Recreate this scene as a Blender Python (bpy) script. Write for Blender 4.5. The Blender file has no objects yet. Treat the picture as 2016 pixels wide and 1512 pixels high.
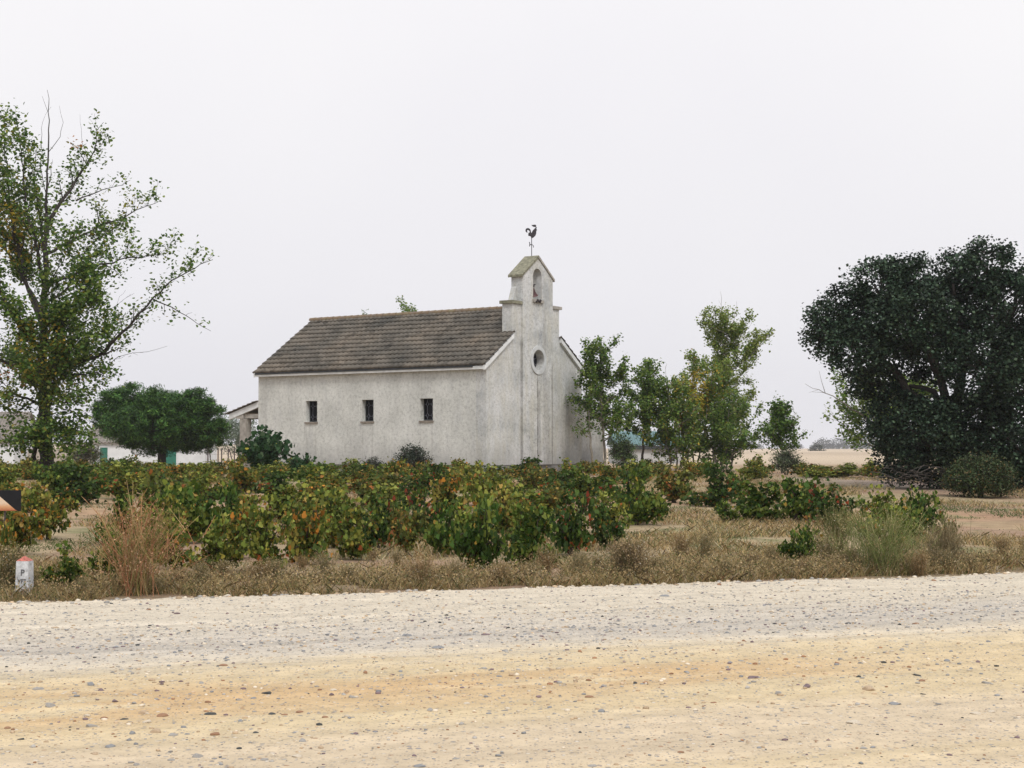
import bpy, bmesh, math, random
import numpy as np
from mathutils import Vector, Matrix
random.seed(7); RNG = np.random.default_rng(11)
R = math.radians
S = bpy.context.scene
COL = S.collection

# ------------------------------------------------------------------ camera
F = 3028.0; CX, CY = 1008.0, 756.0
PITCH = math.atan(126.0 / F); EYE = 1.65
cp, sp = math.cos(PITCH), math.sin(PITCH)
cam_d = bpy.data.cameras.new('camera'); cam = bpy.data.objects.new('camera', cam_d); COL.objects.link(cam)
cam_d.sensor_width = 36; cam_d.lens = F / 2016 * 36
cam_d.clip_end = 9000; cam_d.clip_start = 0.1
cam.location = (0, 0, EYE); cam.rotation_euler = (R(90) + PITCH, 0, 0)
S.camera = cam

def ray(px, py):
    a = (px - CX) / F; b = (CY - py) / F
    return a, cp - b * sp, sp + b * cp
def P(px, py, Y):
    a, b, c = ray(px, py); t = Y / b
    return Vector((a * t, Y, EYE + c * t))
def sstep(t):
    t = np.clip(t, 0, 1); return t * t * (3 - 2 * t)

# ------------------------------------------------------------------ noise
_perm = RNG.random((256, 256))
def vnoise(x, y):
    x = np.asarray(x, float); y = np.asarray(y, float)
    xi = np.floor(x).astype(int); yi = np.floor(y).astype(int)
    fx = x - xi; fy = y - yi
    fx = fx * fx * (3 - 2 * fx); fy = fy * fy * (3 - 2 * fy)
    g = lambda i, j: _perm[(i) & 255, (j) & 255]
    return (g(xi, yi) * (1 - fx) + g(xi + 1, yi) * fx) * (1 - fy) + (g(xi, yi + 1) * (1 - fx) + g(xi + 1, yi + 1) * fx) * fy
def fbm(x, y, o=4):
    s = 0; a = 0.5; n = 0
    for k in range(o):
        s = s + a * vnoise(np.asarray(x) * 2 ** k + 17.3 * k, np.asarray(y) * 2 ** k - 9.1 * k); n += a; a *= 0.5
    return s / n

# ------------------------------------------------------------------ terrain
E0 = (-5.3, 16.0); ED = (0.946, 0.324); EN = (-0.324, 0.946)
def rv(x, y): return (x - E0[0]) * EN[0] + (y - E0[1]) * EN[1]
def ru(x, y): return (x - E0[0]) * ED[0] + (y - E0[1]) * ED[1]
def rxy(u, v): return E0[0] + ED[0] * u + EN[0] * v, E0[1] + ED[1] * u + EN[1] * v
def H(x, y):
    x = np.asarray(x, float); y = np.asarray(y, float)
    d = rv(x, y)
    h = 0.4 * sstep(d / 42.0) + 0.05 * sstep(d / 0.8)
    h = h + (fbm(x * 0.5, y * 0.5, 3) - 0.5) * 0.12 * sstep(d / 3.0) * (1 - sstep((y - 60) / 60))
    h = h - 0.75 * sstep((y - 86) / 35) * sstep((-x - 15) / 9)
    far = sstep((y - 170) / 800)
    h = h + far * (0.25 + 4.6 * sstep((-x + 20) / 260))
    h = np.where(d < 0.3, np.minimum(h, -0.1 + 0.14 * sstep((d + 0.5) / 0.8)), h)
    h = np.where((y < -2), -0.1 + 0 * h, h)
    return h
def Hs(x, y): return float(H(x, y))
def gp(px, py):
    a, b, c = ray(px, py)
    lo = 3.0; t = lo
    for t in np.arange(5, 400, 0.25):
        if EYE + c * t <= Hs(a * t, b * t): break
    for _ in range(20):
        pass
    x, y = a * t, b * t
    return Vector((x, y, Hs(x, y)))

# ------------------------------------------------------------------ helpers
def tag(o, label=None, cat=None, group=None, kind=None):
    if label: o['label'] = label
    if cat: o['category'] = cat
    if group: o['group'] = group
    if kind: o['kind'] = kind
    return o
def link(name, me, mat=None, parent=None, loc=None, rz=0):
    o = bpy.data.objects.new(name, me); COL.objects.link(o)
    if mat is not None and me is not None:
        me.materials.clear(); me.materials.append(mat)
    if parent: o.parent = parent
    if loc is not None: o.location = loc
    o.rotation_euler.z = rz
    return o
def empty(name, loc=(0, 0, 0), rz=0): return link(name, None, loc=loc, rz=rz)

class MB:
    """collects polygons"""
    def __init__(s): s.v = []; s.f = []
    def add(s, vs, fs):
        b = len(s.v); s.v += [tuple(p) for p in vs]; s.f += [tuple(i + b for i in f) for f in fs]; return s
    def box(s, x0, x1, y0, y1, z0, z1):
        return s.add([(x0, y0, z0), (x1, y0, z0), (x1, y1, z0), (x0, y1, z0), (x0, y0, z1), (x1, y0, z1), (x1, y1, z1), (x0, y1, z1)],
                     [(0, 3, 2, 1), (4, 5, 6, 7), (0, 1, 5, 4), (1, 2, 6, 5), (2, 3, 7, 6), (3, 0, 4, 7)])
    def prism(s, pts, axis, a, b):
        """pts 2-D polygon extruded along axis from a to b"""
        def m(p, t):
            return {'x': (t, p[0], p[1]), 'y': (p[0], t, p[1]), 'z': (p[0], p[1], t)}[axis]
        n = len(pts)
        return s.add([m(p, a) for p in pts] + [m(p, b) for p in pts],
                     [tuple(range(n)), tuple(range(2 * n - 1, n - 1, -1))] + [(i, (i + 1) % n, n + (i + 1) % n, n + i) for i in range(n)])
    def tube(s, pts, rad, n=6):
        pts = [Vector(p) for p in pts]
        if not hasattr(rad, '__len__'): rad = [rad] * len(pts)
        vs = []; fs = []
        for i, p in enumerate(pts):
            d = (pts[min(i + 1, len(pts) - 1)] - pts[max(i - 1, 0)])
            d = d.normalized() if d.length > 1e-9 else Vector((0, 0, 1))
            a = d.cross(Vector((0.31, 0.17, 0.93))); a = a.normalized() if a.length > 1e-3 else Vector((1, 0, 0))
            b = d.cross(a)
            for k in range(n):
                t = 2 * math.pi * k / n
                vs.append(p + (a * math.cos(t) + b * math.sin(t)) * rad[i])
        for i in range(len(pts) - 1):
            for k in range(n):
                k2 = (k + 1) % n
                fs.append((i * n + k, i * n + k2, (i + 1) * n + k2, (i + 1) * n + k))
        fs.append(tuple(range(n - 1, -1, -1))); fs.append(tuple((len(pts) - 1) * n + k for k in range(n)))
        return s.add(vs, fs)
    def mesh(s, name='m', smooth=False):
        me = bpy.data.meshes.new(name); me.from_pydata(s.v, [], s.f); me.update()
        bm = bmesh.new(); bm.from_mesh(me); bmesh.ops.recalc_face_normals(bm, faces=bm.faces); bm.to_mesh(me); bm.free()
        if smooth: me.polygons.foreach_set('use_smooth', [True] * len(me.polygons))
        return me
    def build(s, name, mat, parent=None, loc=None, rz=0, smooth=False):
        return link(name, s.mesh(name, smooth), mat, parent, loc, rz)

def np_mesh(name, V, k, C=None, faces=None, smooth=False):
    """V (N,3); faces given as (M,k) or consecutive groups of k verts; C per-vertex rgb"""
    V = np.asarray(V, np.float32)
    if faces is None: faces = np.arange(len(V), dtype=np.int32).reshape(-1, k)
    faces = np.asarray(faces, np.int32); M = len(faces)
    me = bpy.data.meshes.new(name)
    me.vertices.add(len(V)); me.vertices.foreach_set('co', V.ravel())
    me.loops.add(M * k); me.loops.foreach_set('vertex_index', faces.ravel())
    me.polygons.add(M); me.polygons.foreach_set('loop_start', np.arange(0, M * k, k, dtype=np.int32))
    me.polygons.foreach_set('loop_total', np.full(M, k, np.int32))
    if smooth: me.polygons.foreach_set('use_smooth', np.ones(M, bool))
    if C is not None:
        a = me.color_attributes.new('Col', 'FLOAT_COLOR', 'POINT')
        c4 = np.ones((len(V), 4), np.float32); c4[:, :3] = C; a.data.foreach_set('color', c4.ravel())
    me.update(calc_edges=True); me.validate()
    return me

def poly_slab(outer, holes, thick, name='slab'):
    """2-D outline with holes, extruded; returns mesh in x,z plane spanning y 0..thick"""
    cu = bpy.data.curves.new(name, 'CURVE'); cu.dimensions = '2D'; cu.fill_mode = 'BOTH'; cu.extrude = thick / 2
    for pts in [outer] + holes:
        sp_ = cu.splines.new('POLY'); sp_.points.add(len(pts) - 1)
        for q, p in zip(sp_.points, pts): q.co = (p[0], p[1], 0, 1)
        sp_.use_cyclic_u = True
    ob = bpy.data.objects.new(name, cu); COL.objects.link(ob)
    dg = bpy.context.evaluated_depsgraph_get()
    me = bpy.data.meshes.new_from_object(ob.evaluated_get(dg))
    bpy.data.objects.remove(ob); bpy.data.curves.remove(cu)
    # (x,y,z)->(x, z, y)
    me.transform(Matrix(((1, 0, 0, 0), (0, 0, -1, thick / 2), (0, 1, 0, 0), (0, 0, 0, 1))))
    bm = bmesh.new(); bm.from_mesh(me); bmesh.ops.remove_doubles(bm, verts=bm.verts, dist=1e-5)
    bmesh.ops.recalc_face_normals(bm, faces=bm.faces); bm.to_mesh(me); bm.free()
    me.polygons.foreach_set('use_smooth', [False] * len(me.polygons))
    return me
def circ(cx, cz, r, n=40): return [(cx + r * math.cos(2 * math.pi * i / n), cz + r * math.sin(2 * math.pi * i / n)) for i in range(n)]

# ------------------------------------------------------------------ materials
def newmat(name):
    m = bpy.data.materials.new(name); m.use_nodes = True; nt = m.node_tree
    b = nt.nodes['Principled BSDF']; return m, nt, b
def N(nt, t, **kw):
    n = nt.nodes.new(t)
    for k, v in kw.items():
        if k in n.inputs: n.inputs[k].default_value = v
        else: setattr(n, k, v)
    return n
def ramp(nt, src, stops, interp='LINEAR'):
    r = nt.nodes.new('ShaderNodeValToRGB'); cr = r.color_ramp; cr.interpolation = interp
    while len(cr.elements) < len(stops): cr.elements.new(0.5)
    for e, (p, c) in zip(cr.elements, stops):
        e.position = p; e.color = (*c, 1) if len(c) == 3 else c
    nt.links.new(src, r.inputs[0]); return r.outputs[0]
def mixc(nt, fac, a, b, mode='MIX'):
    m = nt.nodes.new('ShaderNodeMix'); m.data_type = 'RGBA'; m.blend_type = mode
    for i, x in ((0, fac), (6, a), (7, b)):
        if hasattr(x, 'is_linked') or hasattr(x, 'links'): nt.links.new(x, m.inputs[i])
        else: m.inputs[i].default_value = x if i == 0 else (*x, 1)
    return m.outputs[2]
def noise(nt, scale, detail=4, vec=None, rough=0.55):
    n = N(nt, 'ShaderNodeTexNoise', Scale=scale, Detail=detail, Roughness=rough)
    if vec is not None: nt.links.new(vec, n.inputs['Vector'])
    return n.outputs['Fac']
def objco(nt, scale=(1, 1, 1)):
    t = nt.nodes.new('ShaderNodeTexCoord'); mp = nt.nodes.new('ShaderNodeMapping'); mp.inputs['Scale'].default_value = scale
    nt.links.new(t.outputs['Object'], mp.inputs[0]); return mp.outputs[0]
def bump(nt, b, h, strength=0.5, dist=0.02):
    n = N(nt, 'ShaderNodeBump', Strength=strength, Distance=dist)
    nt.links.new(h, n.inputs['Height']); nt.links.new(n.outputs[0], b.inputs['Normal'])
def math_n(nt, op, a, b=None):
    m = nt.nodes.new('ShaderNodeMath'); m.operation = op
    for i, x in enumerate((a, b)):
        if x is None: continue
        if isinstance(x, (int, float)): m.inputs[i].default_value = x
        else: nt.links.new(x, m.inputs[i])
    return m.outputs[0]

def leaf_mat(name, trans=0.3, rough=0.5, tint=None, spec=0.35):
    m, nt, b = newmat(name)
    a = N(nt, 'ShaderNodeAttribute', attribute_name='Col')
    nt.links.new(a.outputs['Color'], b.inputs['Base Color']); b.inputs['Roughness'].default_value = rough
    b.inputs['Specular IOR Level'].default_value = spec
    if trans > 0:
        tr = nt.nodes.new('ShaderNodeBsdfTranslucent'); mx = nt.nodes.new('ShaderNodeMixShader'); mx.inputs[0].default_value = trans
        nt.links.new(a.outputs['Color'], tr.inputs[0]); nt.links.new(b.outputs[0], mx.inputs[1]); nt.links.new(tr.outputs[0], mx.inputs[2])
        nt.links.new(mx.outputs[0], nt.nodes['Material Output'].inputs[0])
    return m
M_LEAF = leaf_mat('poplar_leaf', 0.38)
M_OAK = leaf_mat('oak_leaf', 0.08, 0.6, spec=0.2)
M_PINE = leaf_mat('pine_needles', 0.12, 0.6, spec=0.2)
M_VINE = leaf_mat('vine_leaf', 0.22, 0.65, spec=0.2)
M_GRASS = leaf_mat('dry_grass', 0.2, 0.8, spec=0.1)
M_STONEV = leaf_mat('gravel', 0, 0.85, spec=0.2)

def plain(name, col, rough=0.8, var=0.25, scale=6, bmp=0.0, metallic=0, bscale=None):
    m, nt, b = newmat(name); co = objco(nt)
    f = noise(nt, scale, 5, co)
    d = [c * (1 - var) for c in col]; l = [min(1, c * (1 + var)) for c in col]
    nt.links.new(ramp(nt, f, [(0.3, d), (0.7, l)]), b.inputs['Base Color'])
    b.inputs['Roughness'].default_value = rough; b.inputs['Metallic'].default_value = metallic
    if bmp: bump(nt, b, noise(nt, bscale or scale * 4, 4, co), bmp, 0.02)
    return m
M_BARK = plain('bark', (0.04, 0.034, 0.03), 0.95, 0.4, 9, 0.8)
M_BARKPALE = plain('pale_bark', (0.2, 0.18, 0.15), 0.9, 0.35, 9, 0.6)
M_OAKBARK = plain('oak_bark', (0.05, 0.042, 0.037), 0.95, 0.4, 9, 0.8)
M_VINEWOOD = plain('vine_wood', (0.05, 0.035, 0.025), 0.95, 0.4, 30, 0.6)
M_DEADWOOD = plain('dead_wood', (0.085, 0.072, 0.065), 0.9, 0.3, 10)
M_TRIM = plain('white_trim', (0.66, 0.68, 0.69), 0.8, 0.14, 3, 0.2)
M_CONC = plain('concrete', (0.33, 0.31, 0.28), 0.9, 0.3, 4, 0.3)
M_PLINTH = plain('plinth_concrete', (0.2, 0.2, 0.2), 0.9, 0.3, 3, 0.3)
M_LICHEN = plain('lichen_concrete', (0.2, 0.195, 0.14), 0.95, 0.5, 7, 0.6)
M_SILL = plain('window_sill', (0.22, 0.19, 0.16), 0.9, 0.35, 8, 0.4)
M_GLASS = plain('dark_glass', (0.006, 0.006, 0.009), 0.35, 0.2, 3); M_GLASS.node_tree.nodes['Principled BSDF'].inputs['Specular IOR Level'].default_value = 0.15
M_LEAD = plain('lead_strip', (0.24, 0.25, 0.3), 0.6, 0.15, 10)
M_IRON = plain('black_iron', (0.022, 0.018, 0.025), 0.6, 0.3, 12)
M_BELL = plain('bell_bronze', (0.075, 0.03, 0.032), 0.5, 0.3, 10, metallic=0.3)
M_BELLDARK = plain('dark_bell_wood', (0.018, 0.012, 0.016), 0.7, 0.3, 10)
M_WHITEWASH = plain('whitewash', (0.62, 0.64, 0.66), 0.9, 0.1, 1.5, 0.2)
M_GREYWALL = plain('grey_render', (0.42, 0.42, 0.42), 0.9, 0.1, 1.0, 0.2)
M_BEIGEWALL = plain('beige_render', (0.42, 0.37, 0.32), 0.9, 0.12, 1.0, 0.2)
M_TEALDOOR = plain('green_door_paint', (0.012, 0.13, 0.09), 0.6, 0.2, 3)
M_TEALROOF = plain('turquoise_sheet', (0.075, 0.17, 0.18), 0.5, 0.15, 1)
M_DARKTRIM = plain('dark_trim', (0.03, 0.035, 0.04), 0.7, 0.2, 3)
M_OLDTILE = plain('old_grey_tile', (0.2, 0.18, 0.16), 0.95, 0.35, 5, 0.6)
M_MILE = plain('milestone_white', (0.52, 0.53, 0.55), 0.85, 0.35, 22, 0.3)
M_RED = plain('red_paint', (0.4, 0.12, 0.09), 0.7, 0.5, 40, 0.3)
M_SIGNBLACK = plain('black_panel', (0.006, 0.006, 0.009), 0.9, 0.3, 10)
M_BLACKINK = plain('black_lettering', (0.13, 0.13, 0.14), 0.8, 0.5, 10)
M_FENCE = plain('rusty_steel', (0.06, 0.045, 0.045), 0.8, 0.3, 10)

def stucco(name, gable):
    m, nt, b = newmat(name); co = objco(nt)
    big = noise(nt, 0.7, 5, co, 0.6)
    streak = noise(nt, 1.0, 6, objco(nt, (2.2, 2.2, 0.5)), 0.72)
    fine = noise(nt, 30, 3, co)
    speck = noise(nt, 17, 6, co, 0.8)
    if gable:
        c = ramp(nt, big, [(0.3, (0.36, 0.38, 0.395)), (0.5, (0.55, 0.565, 0.57)), (0.7, (0.68, 0.69, 0.70))])
        c = mixc(nt, ramp(nt, streak, [(0.42, (0, 0, 0)), (0.66, (0.75, 0.75, 0.75))]), c, (0.52, 0.51, 0.45))
    else:
        c = ramp(nt, big, [(0.3, (0.49, 0.50, 0.48)), (0.5, (0.59, 0.60, 0.575)), (0.7, (0.67, 0.68, 0.655))])
        c = mixc(nt, ramp(nt, streak, [(0.5, (0, 0, 0)), (0.7, (0.35, 0.35, 0.35))]), c, (0.45, 0.46, 0.48))
    c = mixc(nt, ramp(nt, speck, [(0.36 if gable else 0.31, (0.85, 0.85, 0.85)), (0.44 if gable else 0.38, (0, 0, 0))]), c, (0.16, 0.16, 0.16))
    rc = noise(nt, 6.5, 8, co, 0.82)
    c = mixc(nt, 1.0, c, ramp(nt, rc, [(0.34, (0.62, 0.62, 0.62)), (0.5, (1.0, 1.0, 1.0)), (0.66, (1.12, 1.12, 1.12))]), 'MULTIPLY')
    # rising damp on the bottom and dirt washed down from the wall head
    tc = nt.nodes.new('ShaderNodeTexCoord'); sx = nt.nodes.new('ShaderNodeSeparateXYZ'); nt.links.new(tc.outputs['Object'], sx.inputs[0])
    zz = math_n(nt, 'ADD', sx.outputs[2], math_n(nt, 'MULTIPLY', streak, -0.9))
    c = mixc(nt, ramp(nt, math_n(nt, 'MULTIPLY', zz, 0.5), [(0.0, (0.5, 0.5, 0.5)), (0.55, (0, 0, 0))]), c, (0.24, 0.24, 0.25))
    if gable:
        # dark drip stains: below the round window and down both seams of the bell pier
        for cx_, w_, z1, st in ((4.27, 0.075, 4.85, 1.0), (4.38, 0.22, 4.3, 0.35), (2.93, 0.1, 6.6, 0.45), (5.62, 0.13, 5.6, 0.5), (5.2, 0.25, 4.8, 0.25), (7.2, 0.3, 4.6, 0.25), (4.9, .2, 8.3, .25)):
            dx = math_n(nt, 'ABSOLUTE', math_n(nt, 'ADD', sx.outputs[0], -cx_))
            wob = math_n(nt, 'MULTIPLY', noise(nt, 2.2, 3, objco(nt, (0.01, 0.01, 1))), w_ * 1.6)
            e = math_n(nt, 'MULTIPLY', math_n(nt, 'SUBTRACT', wob, dx), 16.0)
            e = math_n(nt, 'MINIMUM', math_n(nt, 'MAXIMUM', e, 0), 1)
            below = math_n(nt, 'MINIMUM', math_n(nt, 'MAXIMUM', math_n(nt, 'MULTIPLY', math_n(nt, 'SUBTRACT', z1, sx.outputs[2]), 3), 0), 1)
            f = math_n(nt, 'MULTIPLY', math_n(nt, 'MULTIPLY', e, below), math_n(nt, 'MULTIPLY', ramp(nt, speck, [(0.35, (0.35, 0.35, 0.35)), (0.6, (1, 1, 1))]), st))
            c = mixc(nt, f, c, (0.07, 0.055, 0.045))
    else:
        for cy_, w_, st in ((3.1, .07, .5), (3.78, .05, .4), (6.7, .08, .45), (7.3, .05, .35), (10.3, .07, .45), (10.9, .06, .3), (0.35, .25, .3), (13.8, .3, .25)):
            dx = math_n(nt, 'ABSOLUTE', math_n(nt, 'ADD', sx.outputs[1], -cy_))
            wob = math_n(nt, 'MULTIPLY', noise(nt, 2.2, 3, objco(nt, (0.01, 0.01, 1))), w_ * 1.8)
            e = math_n(nt, 'MINIMUM', math_n(nt, 'MAXIMUM', math_n(nt, 'MULTIPLY', math_n(nt, 'SUBTRACT', wob, dx), 14.0), 0), 1)
            z1 = 2.47 if w_ < .1 else 5.0
            below = math_n(nt, 'MINIMUM', math_n(nt, 'MAXIMUM', math_n(nt, 'MULTIPLY', math_n(nt, 'SUBTRACT', z1, sx.outputs[2]), 3), 0), 1)
            c = mixc(nt, math_n(nt, 'MULTIPLY', math_n(nt, 'MULTIPLY', e, below), math_n(nt, 'MULTIPLY', streak, st)), c, (0.12, 0.11, 0.10))
    nt.links.new(c, b.inputs['Base Color']); b.inputs['Roughness'].default_value = 0.95
    b.inputs['Specular IOR Level'].default_value = 0.15
    h = math_n(nt, 'ADD', fine, math_n(nt, 'MULTIPLY', noise(nt, 14, 5, co, 0.7), 0.7))
    bump(nt, b, h, 0.55, 0.035)
    return m
M_STUCCO = stucco('rough_cast_side', False)
M_STUCCO_G = stucco('rough_cast_gable', True)
def tile_mat():
    m, nt, b = newmat('roof_tile'); co = objco(nt)
    big = noise(nt, 0.5, 4, co); sp_ = noise(nt, 14, 4, co, 0.7)
    vo = N(nt, 'ShaderNodeTexVoronoi', Scale=3.4); nt.links.new(co, vo.inputs['Vector'])
    c = ramp(nt, big, [(0.3, (0.052, 0.05, 0.045)), (0.5, (0.092, 0.082, 0.069)), (0.72, (0.13, 0.108, 0.085))])
    sv = N(nt, 'ShaderNodeHueSaturation', Saturation=0.0); nt.links.new(vo.outputs['Color'], sv.inputs['Color'])
    c = mixc(nt, 0.55, c, sv.outputs[0], 'SOFT_LIGHT')
    c = mixc(nt, ramp(nt, sp_, [(0.68, (0, 0, 0)), (0.74, (0.8, 0.8, 0.8))]), c, (0.36, 0.35, 0.31))
    nt.links.new(c, b.inputs['Base Color']); b.inputs['Roughness'].default_value = 0.9
    b.inputs['Specular IOR Level'].default_value = 0.2
    bump(nt, b, noise(nt, 40, 3, co), 0.4, 0.01); return m
M_TILE = tile_mat()
def ridge_mat():
    m, nt, b = newmat('ridge_tile'); co = objco(nt)
    c = ramp(nt, noise(nt, 2.0, 5, co, 0.7), [(0.35, (0.16, 0.14, 0.115)), (0.5, (0.2, 0.14, 0.09)), (0.65, (0.2, 0.17, 0.1))])
    nt.links.new(c, b.inputs['Base Color']); b.inputs['Roughness'].default_value = 0.9; return m
M_RIDGE = ridge_mat()
def attr_ground(name, fine_scale, speck, bstr, bdist, lo=0.75, hi=1.25, vor=None):
    m, nt, b = newmat(name)
    a = N(nt, 'ShaderNodeAttribute', attribute_name='Col'); co = objco(nt)
    n1 = noise(nt, fine_scale, 6, co, 0.7); n2 = noise(nt, fine_scale * 5, 3, co, 0.7)
    c = mixc(nt, 1.0, a.outputs['Color'], ramp(nt, n1, [(0.3, (lo, lo, lo)), (0.7, (hi, hi, hi))]), 'MULTIPLY')
    c = mixc(nt, ramp(nt, n2, [(0.30, (speck, speck, speck)), (0.42, (0, 0, 0))]), c, (0.17, 0.14, 0.11))
    h = math_n(nt, 'ADD', n2, math_n(nt, 'MULTIPLY', n1, 1.5))
    if vor:
        for sc, th, cc in vor:
            v = N(nt, 'ShaderNodeTexVoronoi', Scale=sc); nt.links.new(co, v.inputs['Vector'])
            sep = nt.nodes.new('ShaderNodeSeparateColor'); nt.links.new(v.outputs['Color'], sep.inputs[0])
            gate = ramp(nt, sep.outputs[0], [(th, (0, 0, 0)), (th + 0.02, (1, 1, 1))])
            near = ramp(nt, v.outputs['Distance'], [(0.25, (1, 1, 1)), (0.36, (0, 0, 0))])
            k = math_n(nt, 'MULTIPLY', gate, near)
            pal = ramp(nt, sep.outputs[1], cc, 'CONSTANT')
            c = mixc(nt, math_n(nt, 'MULTIPLY', k, 0.8), c, pal)
            h = math_n(nt, 'ADD', h, math_n(nt, 'MULTIPLY', k, 0.8))
    nt.links.new(c, b.inputs['Base Color']); b.inputs['Roughness'].default_value = 0.95
    b.inputs['Specular IOR Level'].default_value = 0.1
    bump(nt, b, h, bstr, bdist); return m
PAL = [(0.0, (0.24, 0.24, 0.26)), (0.25, (0.5, 0.42, 0.33)), (0.45, (0.33, 0.32, 0.31)), (0.62, (0.62, 0.57, 0.5)), (0.78, (0.33, 0.2, 0.13)), (0.9, (0.18, 0.18, 0.2))]
M_SOIL = attr_ground('field_soil', 3.0, 0.45, 0.7, 0.05, 0.7, 1.3)
M_ROAD = attr_ground('gravel_road', 4.0, 0.5, 0.6, 0.02, 0.86, 1.12, [(22, 0.72, PAL), (48, 0.62, PAL)])

# ------------------------------------------------------------------ ground sheet
def grid_mesh(name, xs, ys, fz, fc, xform=None):
    X, Y = np.meshgrid(xs, ys); U, Vv = X, Y
    if xform: X, Y = xform(U, Vv)
    Z = fz(X, Y, U, Vv)
    V = np.stack([X, Y, Z], -1).reshape(-1, 3); C = fc(X, Y, U, Vv).reshape(-1, 3)
    nx, ny = len(xs), len(ys)
    i = np.arange(nx - 1)[None, :] + nx * np.arange(ny - 1)[:, None]
    Fc = np.stack([i, i + 1, i + 1 + nx, i + nx], -1).reshape(-1, 4)
    return np_mesh(name, V, 4, C, Fc, smooth=True)
def lerp3(a, b, t): return np.asarray(a) * (1 - t[..., None]) + np.asarray(b) * t[..., None]
def axis(*segs):
    out = [segs[0][0]]
    for a, b, st in segs:
        n = max(1, int(round((b - a) / st))); out += list(np.linspace(a, b, n + 1)[1:])
    return np.array(out)
def ground_col(X, Y, U, Vv):
    d = rv(X, Y)
    n1 = fbm(X * 0.35, Y * 0.35, 4); n2 = fbm(X * 1.3 + 40, Y * 0.9, 4); n3 = fbm(X * 0.12 + 7, Y * 0.2 + 3, 3)
    c = lerp3((0.31, 0.215, 0.15), (0.33, 0.26, 0.165), sstep((n1 - 0.35) * 4))
    c = lerp3(c, (0.36, 0.22, 0.14), sstep((n3 - 0.52) * 5) * 0.7)
    c = lerp3(c, (0.15, 0.17, 0.075), sstep((n2 - 0.58) * 7) * 0.7 * (1 - sstep((Y - 60) / 20)))
    c = lerp3(c, (0.17, 0.125, 0.085), sstep((1.2 - np.abs(d - 0.8)) / 0.8) * 0.6)
    c = lerp3(c, (0.24, 0.20, 0.19), sstep((Y - 46) / 5) * (1 - sstep((Y - 62) / 6)) * sstep((X - 10) / 3) * 0.6)
    far = sstep((Y - 95) / 30)
    straw = lerp3((0.42, 0.34, 0.255), (0.50, 0.41, 0.31), sstep((fbm(X * 0.01, Y * 0.006, 3) - 0.35) * 3))
    return lerp3(c, straw, far)
xs = axis((-2600, -400, 200), (-400, -80, 20), (-80, -14, 1.0), (-14, 18, 0.25), (18, 80, 1.0), (80, 400, 20), (400, 2600, 200))
ys = axis((-60, 8, 4), (8, 48, 0.25), (48, 130, 0.6), (130, 400, 8), (400, 1400, 40), (1400, 3000, 200))
me = grid_mesh('ground', xs, ys, lambda X, Y, U, V_: H(X, Y), ground_col)
tag(link('ground', me, M_SOIL), 'dry reddish field soil running out to a straw coloured plain', None, None, 'structure')

def road_z(X, Y, U, V_):
    d = V_
    rut = 0.018 * (fbm(U * 0.25, V_ * 2.2 + 5, 4) - 0.5) * 2 + 0.012 * (fbm(U * 3, V_ * 6, 3) - 0.5) * 2
    edge = 0.16 * sstep((d + 0.1 + 0.55 * (fbm(U * 0.9, U * 0.3, 4) - 0.5)) / 0.7)
    return 0.03 + rut + 0.03 * np.exp(-((d + 0.6) / 0.5) ** 2) * fbm(U * 1.2, V_ * 3, 3) - edge
def road_col(X, Y, U, V_):
    w = (fbm(U * 0.18, V_ * 0.5, 4) - 0.5) * 1.6; v = V_ + w
    n = fbm(U * 0.6, V_ * 3.0, 5); nf = fbm(U * 3, V_ * 9, 4)
    cream = np.array((0.555, 0.495, 0.40)); grey = np.array((0.46, 0.42, 0.365)); sand = np.array((0.54, 0.44, 0.285)); orange = np.array((0.49, 0.335, 0.18)); beige = np.array((0.545, 0.45, 0.325))
    g = np.exp(-((v + 3.7) / 1.1) ** 2)
    c = lerp3(cream, grey, g * np.clip(0.55 + nf, 0, 1))
    c = lerp3(c, sand, sstep((-v - 4.2) / 2.0 + (nf - .5) * .5))
    left = 1 - 0.85 * sstep((U - 4.5) / 2.5) * (1 - sstep((U - 9) / 2.5))
    o = np.exp(-((v + 6.75) / 0.55) ** 2) * left * sstep((n - 0.30) * 5)
    c = lerp3(c, orange, np.clip(o, 0, 1) * 0.8)
    c = lerp3(c, beige, sstep((-v - 7.5) / 0.7))
    c = lerp3(c, sand, np.exp(-((v + 9.6) / 0.35) ** 2) * 0.7)
    tr = fbm(U * 0.12 + 3, V_ * 5.5, 4); tr2 = fbm(U * 0.35 + 3, V_ * 12, 3)
    c = c * (0.78 + 0.28 * tr + .18 * tr2)[..., None] * (0.93 + 0.14 * nf)[..., None]
    return c
us = axis((-400, -60, 20), (-60, -3, 0.5), (-3, 17, 0.045), (17, 80, 0.5), (80, 400, 20))
vs_ = axis((-24, -11, 0.5), (-11, 0.9, 0.045))
me = grid_mesh('road', us, vs_, road_z, road_col, lambda u, v: rxy(u, v))
tag(link('gravel_road', me, M_ROAD), 'wide pale gravel road with a grey stony band and an orange sandy rut', None, None, 'structure')
def RZ(u, v): return float(road_z(0, 0, np.array(u), np.array(v)))

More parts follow.
